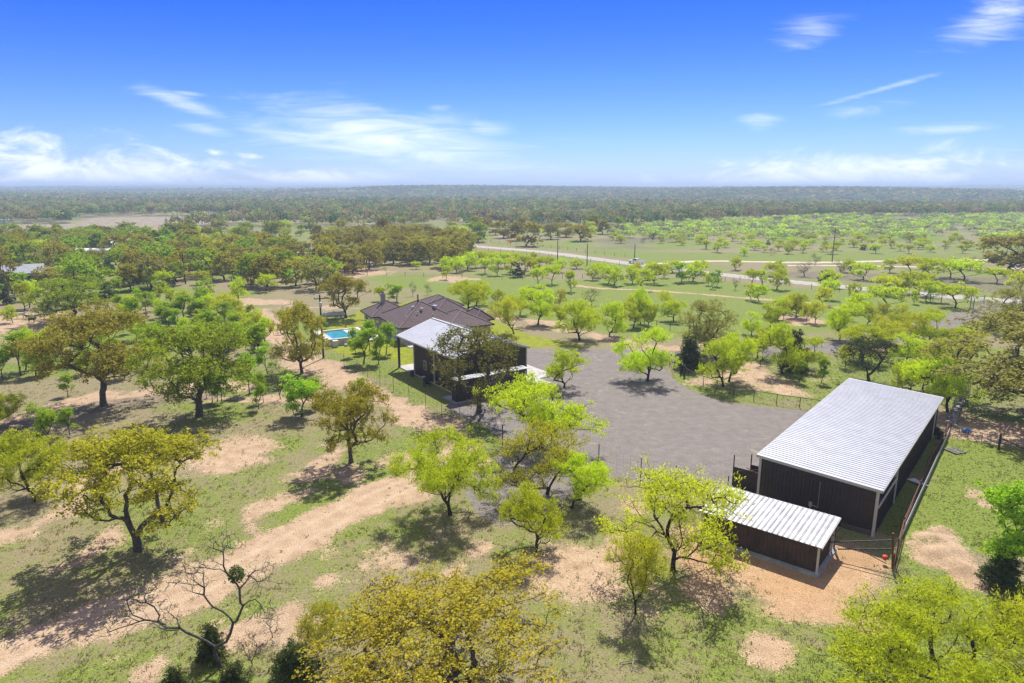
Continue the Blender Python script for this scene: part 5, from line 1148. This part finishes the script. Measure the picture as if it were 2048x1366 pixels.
row('mesquites in the middle paddock', 'trees along the paddock fence right of the house',
    [('D', 1183, 610, 38, 44), ('M', 1119, 651, 45, 28), ('Y', 1242, 650, 46, 36), ('M', 1267, 656, 56, 40), ('M', 1281, 648, 78, 44), ('M', 1296, 656, 58, 36), ('M', 1347, 642, 44, 50), ('Y', 1330, 618, 42, 36), ('Y', 1265, 626, 44, 30), ('M', 958, 595, 36, 40), ('M', 1000, 610, 34, 34), ('M', 1040, 631, 48, 44), ('Y', 1120, 615, 40, 30), ('D', 990, 628, 40, 30), ('M', 1085, 601, 34, 34), ('Y', 1060, 612, 36, 34), ('M', 968, 610, 38, 34)])
row('mesquite thicket behind the field fence', 'bright trees in the thicket below the road bend',
    [('M', 893, 559, 32, 26), ('M', 913, 545, 34, 40), ('M', 895, 540, 30, 36), ('M', 935, 540, 38, 44), ('M', 952, 535, 36, 40), ('M', 970, 547, 36, 36), ('M', 995, 551, 40, 42), ('M', 983, 533, 34, 40), ('M', 1010, 535, 36, 40), ('Y', 1021, 548, 36, 34), ('M', 1050, 540, 36, 38), ('Y', 1063, 549, 36, 30), ('M', 1076, 573, 46, 38), ('M', 1078, 545, 34, 40), ('M', 1095, 540, 32, 36), ('M', 1030, 528, 26, 34), ('M', 1065, 526, 24, 32), ('M', 1120, 545, 32, 30)])
T('J', 1035, 554, 522, 36, 'dark juniper standing among the bright mesquite thicket below the road bend')
row('mesquites between the driveway and the road', 'trees between the driveway and the paved road',
    [('M', 1504, 570, 36, 36), ('M', 1524, 569, 34, 28), ('M', 1518, 604, 38, 28), ('M', 1502, 600, 36, 26), ('M', 1554, 579, 46, 46), ('M', 1592, 635, 52, 42), ('Y', 1567, 638, 52, 32), ('M', 1584, 628, 42, 26), ('M', 1602, 637, 34, 24), ('Y', 1612, 645, 44, 26), ('Y', 1630, 646, 50, 42), ('M', 1658, 599, 46, 40), ('P', 1706, 597, 36, 30), ('M', 1716, 624, 42, 48), ('M', 1772, 619, 56, 76), ('M', 1680, 680, 82, 62), ('M', 1828, 608, 32, 24), ('M', 1852, 602, 50, 44), ('M', 1860, 604, 40, 28), ('M', 1882, 605, 40, 36), ('M', 1910, 615, 54, 80), ('Y', 1645, 610, 40, 34), ('Y', 1765, 640, 38, 34), ('M', 1555, 642, 50, 44), ('M', 1540, 655, 50, 40), ('M', 1503, 670, 48, 44), ('Y', 1800, 640, 36, 34), ('M', 1735, 650, 46, 42), ('Y', 1690, 640, 36, 34)])
row('mesquites around the driveway', 'trees screening the driveway behind the long shed',
    [('M', 1725, 722, 76, 90), ('M', 1812, 726, 58, 78), ('M', 1854, 692, 72, 66), ('Y', 1775, 700, 66, 60), ('Y', 1822, 690, 70, 60), ('M', 1902, 698, 44, 50), ('M', 1922, 690, 38, 42), ('Y', 1870, 740, 70, 70), ('M', 1820, 790, 70, 70), ('M', 1845, 780, 60, 60), ('M', 1800, 665, 46, 50), ('Y', 1760, 668, 40, 40), ('M', 1515, 715, 60, 55), ('Y', 1690, 735, 50, 40), ('M', 1850, 655, 40, 44), ('M', 1760, 690, 46, 44), ('Y', 1945, 694, 40, 52), ('Y', 1930, 720, 50, 60), ('M', 1340, 735, 30, 20)][:-1])
row('scrub between the road and the lane', 'scrub trees between the paved road and the pale lane',
    [('D', 1608, 553, 34, 48), ('D', 1680, 552, 34, 34), ('M', 1727, 560, 38, 60), ('M', 1700, 545, 30, 36), ('Y', 1770, 590, 46, 60), ('M', 1800, 586, 48, 56), ('M', 1838, 590, 50, 50), ('M', 1927, 562, 48, 70), ('M', 1900, 555, 44, 56), ('M', 1993, 566, 36, 50), ('E', 1560, 545, 26, 30), ('M', 1470, 540, 28, 36), ('M', 1550, 553, 30, 36), ('Y', 1820, 550, 44, 54), ('M', 1860, 556, 44, 50), ('M', 1660, 575, 40, 46), ('M', 1940, 540, 24, 28), ('Y', 2040, 580, 40, 50), ('D', 1630, 530, 26, 24), ('M', 1780, 545, 30, 40), ('M', 1400, 548, 30, 40), ('M', 1345, 545, 26, 34)])
T('J', 1650, 566, 538, 30, 'dark bush with pale edge right of the budding bare tree by the road')
T('J', 1727, 500, 488, 20, 'left of two round dark junipers in the far mesquite flat')
T('J', 1746, 500, 488, 22, 'right of two round dark junipers in the far mesquite flat')
T('R', 0, 0, 0, 0, '') if False else None

# the leafless tree with mistletoe, limbs following its own sprawling outline
bx, by = G(442, 1335); dz_ = depth_of(by)
def off(px, py, dy=0): # point in the upright plane through the trunk foot
    s_ = dz_ / FPX; return ((px - 442) * s_, dy, max(.3, (1335 - py) * s_ * 1.10))
dead = grow_tree(seed=91, H=7, W=8, base_h=1.0, trunk_r=.10, lobes=[(off(475, 1085)[0], 0, off(475, 1085)[2], .9, .5), (off(530, 1160)[0], .5, off(0, 1160)[2], .9, .5), (off(290, 1180)[0], .4, off(0, 1185)[2], 1.1, .6), (off(260, 1235)[0], -.5, off(0, 1235)[2], .9, .5), (off(390, 1165)[0], .6, off(0, 1165)[2], 1.0, .6), (off(340, 1230)[0], -.3, off(0, 1235)[2], .9, .5), (off(545, 1215)[0], -.5, off(0, 1215)[2], .7, .4), (off(440, 1120)[0], -.4, off(0, 1120)[2], .6, .4)],
                 nsec=130, nter=700, leaf_n=1, leaf_l=.14, leaf_w=.05, spread=.42, wig=.22, r_tip=.010, flat=.5, up=.2, lean=.25,
                 pts=[off(462, 1275), off(482, 1240), off(492, 1205, .1), off(490, 1170, .1), off(468, 1130), off(455, 1225, .2), off(425, 1205, .3), off(395, 1190, .4), off(430, 1290, -.1), off(385, 1258, -.2), off(345, 1243, -.2), off(305, 1235, -.1), off(270, 1200, .1), off(520, 1200, .2)])
DT = thing('bare_tree', 'leafless twisted tree carrying one dark mistletoe ball at the lower left', 'bare tree', (bx, by, 0))
link('trunk', np_mesh('trunk', dead[0][0], dead[0][1], None, M['bark_dead'], True), DT)
cr = leaf_mesh('crown', dead, 'brush'); cr.materials[0] = LM['D']; link('crown', cr, DT)
def ball(p, r_, parent, seed):
    rs2 = np.random.RandomState(seed); c = rs2.normal(0, 1, (600, 3)); c /= np.linalg.norm(c, axis=1)[:, None]; c *= r_ * rs2.uniform(.5, 1, (600, 1)); c += np.array(p)
    me = leaf_mesh('mistletoe', ((None), c, rs2, .16, .08, 0, 0), 'round'); me.materials[0] = LM['J']; link('mistletoe', me, parent)
ball(off(491, 1147), .50, DT, 3)
T('R', 0, 0, 0, 0, '') if False else None
KINDS['R'] = ('bare', 'russet_shrub'); CATS['russet_shrub'] = 'shrub'; KINDS['Q'] = ('bare', 'dry_shrub'); CATS['dry_shrub'] = 'shrub'; LM['Q'] = LM['D']
T('R', 505, 1330, 1262, 62, 'russet-leaved shrub right of the leafless tree foot', None, None, 0)
T('Q', 1790, 1110, 1070, 30, 'grey dry shrub on the near side of the rusty corner post', None, None, 1)
T('Q', 1800, 1175, 1125, 34, 'grey dry shrub leaning on the fence below the rusty corner post', None, None, 0)
T('Q', 545, 1275, 1215, 50, 'thin bare shrub just right of the mistletoe tree', None, None, 1)

# ------------------------------------------------------------------ woods: each tree its own, scattered over the ground they cover
LASTY = {}
def scatter(poly_px, spacing, kinds, hr, group, lab, seed, avoid=(), limit=999, ymax=470, wr=(.9, 1.3)):
    rq = random.Random(seed); P = gp(*poly_px); xs = [p[0] for p in P]; ys = [p[1] for p in P]
    cell = {}; pts = []; tot = (max(xs) - min(xs)) * (max(ys) - min(ys)) / spacing ** 2 * 5
    ax_ = np.array([[rq.uniform(min(xs), max(xs)), rq.uniform(min(ys), max(ys))] for _ in range(int(min(tot, 60000)))])
    ok = inside(ax_[:, 0], ax_[:, 1], P)
    for av in avoid: ok &= ~inside(ax_[:, 0], ax_[:, 1], gp(*av))
    ok &= np.abs(ax_[:, 0]) < ax_[:, 1] * .80 + 6
    for x, y in ax_[ok]:
        if y > ymax: continue
        k = (int(x // spacing), int(y // spacing)); bad = False
        for i in (-1, 0, 1):
            for j in (-1, 0, 1):
                for (a, b_) in cell.get((k[0] + i, k[1] + j), ()):
                    if (a - x) ** 2 + (b_ - y) ** 2 < spacing ** 2: bad = True
        if bad: continue
        cell.setdefault(k, []).append((x, y)); pts.append((x, y))
    pts.sort(key=lambda p: p[1]); pts = pts[:limit]; LASTY[seed] = pts[-1][1]
    for (x, y) in pts:
        kd = rq.choices([k[0] for k in kinds], [k[1] for k in kinds])[0]; h = rq.uniform(*hr[kd]); 
        tree_at(x, y, kd, h, h * rq.uniform(*wr), lab[kd], group + ' ' + CATS[KINDS[kd][1]] + ' ' + kd, None, None, rq.uniform(-.06, .06))
    return len(pts)
hrW = {'O': (6, 9), 'L': (6, 9.5), 'B': (6.5, 9.8), 'G': (7, 10.5), 'M': (4.5, 6.5), 'J': (3.5, 6), 'K': (6, 9), 'E': (4.5, 7), 'P': (4, 6), 'D': (4, 7), 'Y': (4, 6), 'U': (6, 9)}
wl = {'O': 'olive oak in the crowded mixed woods on the left', 'L': 'green oak in the crowded mixed woods on the left', 'B': 'bronze oak in the crowded mixed woods on the left', 'G': 'golden olive oak in the crowded mixed woods on the left', 'M': 'bright mesquite in the crowded mixed woods on the left', 'P': 'pale mesquite in the crowded mixed woods on the left', 'J': 'dark juniper in the crowded mixed woods on the left', 'K': 'grey-green oak in the crowded mixed woods on the left', 'D': 'bare tree in the crowded mixed woods on the left', 'E': 'green elm in the crowded mixed woods on the left', 'U': 'dark oak in the crowded mixed woods on the left'}
cnt = {}
road_keep = ((410, 502), (470, 496), (530, 488), (520, 482), (460, 487), (405, 497))
house_keep = ((25, 577), (92, 577), (92, 556), (25, 556)); house_keep2 = ((158, 526), (222, 526), (222, 513), (158, 513))
cnt['w1'] = scatter(((-60, 610), (0, 606), (90, 602), (210, 606), (300, 585), (300, 520), (300, 478), (0, 478), (-200, 478)), 7.2, (('L', 4), ('O', 1.2), ('B', .9), ('M', 2.4), ('J', .8), ('D', .8), ('E', 1.2), ('K', .8)), hrW, 'left woods', wl, 1, (house_keep, house_keep2), 210)
cnt['w2'] = scatter(((300, 585), (345, 588), (352, 575), (440, 560), (560, 583), (640, 582), (700, 560), (640, 520), (560, 500), (470, 478), (300, 478)), 7.5, (('L', 2.8), ('O', 2.4), ('B', 1.6), ('M', 2.4), ('J', 1.2), ('E', 1.0), ('K', .8)), hrW, 'left woods', wl, 2, (road_keep,), 150)
wb = {k: v.replace('crowded mixed woods on the left', 'bronze oak belt left of the paved road') for k, v in wl.items()}
cnt['w3'] = scatter(((690, 552), (740, 548), (800, 530), (890, 540), (930, 530), (935, 497), (880, 478), (760, 478), (690, 484), (640, 500), (650, 530)), 7.0, (('B', 6), ('O', 1.6), ('L', .6), ('J', 1.1), ('K', 1), ('D', .5)), hrW, 'oak belt', wb, 3, (((690, 552), (760, 549), (900, 530), (880, 527), (760, 533)),), 110)
wm = {k: v.replace('in the crowded mixed woods on the left', 'in the young thicket above the two big left oaks') for k, v in wl.items()}
cnt['w4'] = scatter(((215, 640), (260, 612), (330, 600), (420, 590), (440, 600), (500, 640), (540, 690), (560, 720), (480, 720), (400, 700), (300, 700), (230, 660)), 4.6, (('E', 5), ('M', 3)), {'E': (3.5, 5.5), 'M': (3.2, 4.8)}, 'left thicket', wm, 4, (), 60, wr=(.55, .95))
wn_ = {k: v.replace('in the crowded mixed woods on the left', 'growing behind the bronze oak at the left') for k, v in wl.items()}
cnt['w5'] = scatter(((95, 752), (160, 770), (290, 760), (360, 740), (270, 705), (160, 700), (100, 715)), 5.0, (('E', 2), ('M', 2)), {'E': (3.5, 5.5), 'M': (3.5, 5)}, 'saplings behind the bronze oak', wn_, 5, (), 22, wr=(.6, .95))
wf = {k: v.replace('in the crowded mixed woods on the left', 'in the wide far mesquite flat beyond the pale lane') for k, v in wl.items()}; wf['Y'] = 'olive mesquite in the wide far mesquite flat beyond the pale lane'
cnt['w6'] = scatter(((1215, 492), (1330, 500), (1480, 512), (1700, 508), (1980, 506), (2060, 500), (2400, 505), (2400, 470), (1215, 466)), 9.5, (('P', 7), ('M', 1), ('D', .8), ('J', .3)), {'P': (2.8, 4.4), 'M': (3, 4.4), 'D': (2.5, 3.6), 'J': (2, 3)}, 'far mesquite flat', wf, 6, (((1240, 520), (1400, 505), (1380, 492), (1220, 488)),), 92, wr=(1.15, 1.6))
wr_ = {k: v.replace('in the crowded mixed woods on the left', 'in the straggling tree line beyond the road bend') for k, v in wl.items()}
cnt['w7'] = scatter(((900, 478), (960, 478), (1090, 480), (1240, 470), (1240, 458), (900, 458)), 15, (('B', 3), ('K', 1), ('M', 2), ('L', .5)), hrW, 'tree line beyond the road', wr_, 7, (), 40, ymax=560)
wx = {k: v.replace('in the crowded mixed woods on the left', 'along the edge of the brown far field on the left') for k, v in wl.items()}
cnt['w8'] = scatter(((60, 478), (640, 478), (700, 462), (560, 458), (400, 462), (250, 474)), 15, (('B', 2), ('K', 1), ('M', 2), ('L', 1.2), ('J', .5)), hrW, 'trees at the brown field', wx, 8, (), 40, ymax=620)
print('scatter', cnt)

# ------------------------------------------------------------------ far woods and far brush as masses
def mass(name, label, X, Y, Hh, Wd, nq, qs, cols, seed, trunkcol=(.06, .05, .045)):
    rs2 = np.random.RandomState(seed); n = len(X); Z = terrain(X, Y)
    th = rs2.uniform(0, 6.28, (n, nq)); ph = rs2.uniform(-.35, 1, (n, nq)); rad = rs2.uniform(.72, 1.02, (n, nq))
    cc = np.sqrt(np.clip(1 - ph ** 2, 0, 1)); lump = 1 + .22 * np.sin(th * 3 + rs2.uniform(0, 6, (n, 1)))
    cx = X[:, None] + Wd[:, None] * .5 * cc * np.cos(th) * rad * lump; cy = Y[:, None] + Wd[:, None] * .5 * cc * np.sin(th) * rad * lump
    cz_ = Z[:, None] + Hh[:, None] * (.56 + .44 * ph * rad)
    C = np.stack([cx, cy, cz_], -1).reshape(-1, 3); m_ = len(C)
    nn = rs2.normal(0, .55, (m_, 3)) + np.stack([cc * np.cos(th), cc * np.sin(th), ph + .25], -1).reshape(-1, 3); nn /= np.linalg.norm(nn, axis=1)[:, None]
    a = np.cross(nn, rs2.normal(0, 1, (m_, 3))); a /= np.linalg.norm(a, axis=1)[:, None] + 1e-9; b_ = np.cross(nn, a)
    s_ = (np.repeat(Wd, nq) * qs * rs2.uniform(.6, 1.4, m_))[:, None]
    V = np.stack([C - a * s_, C - b_ * s_ * .8, C + a * s_, C + b_ * s_ * .8], 1).reshape(-1, 3)
    F = np.arange(m_ * 4).reshape(-1, 4)
    me = np_mesh(name, V, F, None, M['mass'])
    pick = cols[rs2.choice(len(cols), n)] * rs2.uniform(.75, 1.25, (n, 1)); cv_ = np.repeat(pick, nq, 0) * rs2.uniform(.75, 1.25, (m_, 1)); cv_ = np.repeat(cv_, 4, 0)
    at = me.attributes.new('tint', 'FLOAT_COLOR', 'POINT'); at.data.foreach_set('color', np.concatenate([cv_, np.ones((len(cv_), 1))], 1).astype(np.float32).ravel())
    return tag(link(name, me), label, 'woods' if 'wood' in name else 'brush', kind='stuff')
m = bpy.data.materials.new('far_foliage'); m.use_nodes = True; q = NT(m.node_tree)
at = q.n('ShaderNodeAttribute', attribute_name='tint'); d_ = q.n('ShaderNodeBsdfDiffuse'); t2 = q.n('ShaderNodeBsdfTranslucent'); mx = q.n('ShaderNodeMixShader'); mx.inputs[0].default_value = .3
q.put(d_.inputs[0], at.outputs['Color']); q.put(t2.inputs[0], at.outputs['Color']); q.put(mx.inputs[1], d_.outputs[0]); q.put(mx.inputs[2], t2.outputs[0]); o = q.n('ShaderNodeOutputMaterial'); q.put(o.inputs[0], mx.outputs[0]); M['mass'] = m
FC = 1.9 * np.array([(.15, .145, .055), (.12, .145, .045), (.085, .145, .04), (.17, .135, .065), (.065, .10, .03), (.19, .21, .06), (.14, .12, .06)])
MC = 1.9 * np.array([(.27, .36, .06), (.25, .34, .07), (.22, .27, .09), (.17, .155, .10), (.30, .38, .05)])
rs = np.random.RandomState(5)
def pts_in(y0, y1, spacing):
    n = int((y1 ** 2 - y0 ** 2) * .82 / spacing ** 2); y = np.sqrt(rs.uniform(y0 ** 2, y1 ** 2, n)); x = rs.uniform(-.82, .82, n) * y; return x, y
fieldP = gp((-80, 449), (140, 447), (150, 437), (200, 433), (560, 430), (600, 437), (400, 450), (250, 460), (-80, 467))
flatP = gp((1215, 462), (1300, 452), (1500, 440), (1700, 434), (2500, 428), (2500, 510), (1215, 510)); burntP = gp((1240, 520), (1400, 505), (1380, 492), (1220, 488))
opens = [gp((880, 440), (1000, 422), (1060, 428), (1010, 445)), gp((1060, 436), (1180, 424), (1200, 432), (1120, 444)), gp((690, 480), (760, 480), (700, 428), (760, 428), (720, 428)), gp((1240, 470), (1440, 478), (1330, 505), (1180, 500)), gp((560, 470), (700, 474), (860, 478), (880, 462), (700, 455))]
X, Y = pts_in(395, 900, 7.6)
ok = ~inside(X, Y, fieldP) & ~inside(X, Y, flatP)
for p in opens: ok &= ~(inside(X, Y, p) & (rs.rand(len(X)) < .93))
dn = vnoise(X, Y, 60, 21) > -.20; ok &= dn | (Y > 650)
ok &= ~((Y < 470) & (X > -330) & (X < 400)); 
xx, yy2 = X[ok], Y[ok]; mass('far_woods', 'mixed woods spreading across the middle distance', xx, yy2, rs.uniform(6, 11, len(xx)), rs.uniform(6.5, 11, len(xx)), 64, .085, FC, 31)
X, Y = pts_in(LASTY[6] + 2, 800, 8.5); ok = inside(X, Y, flatP) & ~inside(X, Y, burntP) & (vnoise(X, Y, 40, 22) > -.17)
xx, yy2 = X[ok], Y[ok]; mass('far_brush', 'pale green mesquite brush filling the far flat on the right', xx, yy2, rs.uniform(2.8, 4.6, len(xx)), rs.uniform(5, 8, len(xx)), 60, .085, MC, 32)
X, Y = pts_in(900, 2600, 12.5); ok = (vnoise(X * .35, Y, 90, 23) > -.10)
xx, yy2 = X[ok], Y[ok]; mass('distant_woods', 'hazy woods covering the distant low ridges', xx, yy2, rs.uniform(6, 11, len(xx)), rs.uniform(8, 14, len(xx)), 18, .17, FC, 33)
X, Y = pts_in(2600, 9500, 42); ok = (vnoise(X * .3, Y, 350, 24) > -.08)
xx, yy2 = X[ok], Y[ok]; mass('horizon_woods', 'faint blue woods along the horizon', xx, yy2, rs.uniform(6, 11, len(xx)), rs.uniform(22, 44, len(xx)), 9, .22, FC, 34)
# ------------------------------------------------------------------ air
hz = bpy.data.materials.new('haze_air'); hz.use_nodes = True; q = NT(hz.node_tree)
pvn = q.n('ShaderNodeVolumePrincipled'); pvn.inputs['Color'].default_value = (.60, .78, .98, 1); pvn.inputs['Density'].default_value = .00031; pvn.inputs['Anisotropy'].default_value = 0.1
o = q.n('ShaderNodeOutputMaterial'); q.put(o.inputs['Volume'], pvn.outputs[0])
hb = MB().box(-12500, 12500, -400, 13500, -12, 62).build('haze', hz); tag(hb, 'thin pale air over the whole countryside', 'haze', kind='stuff')
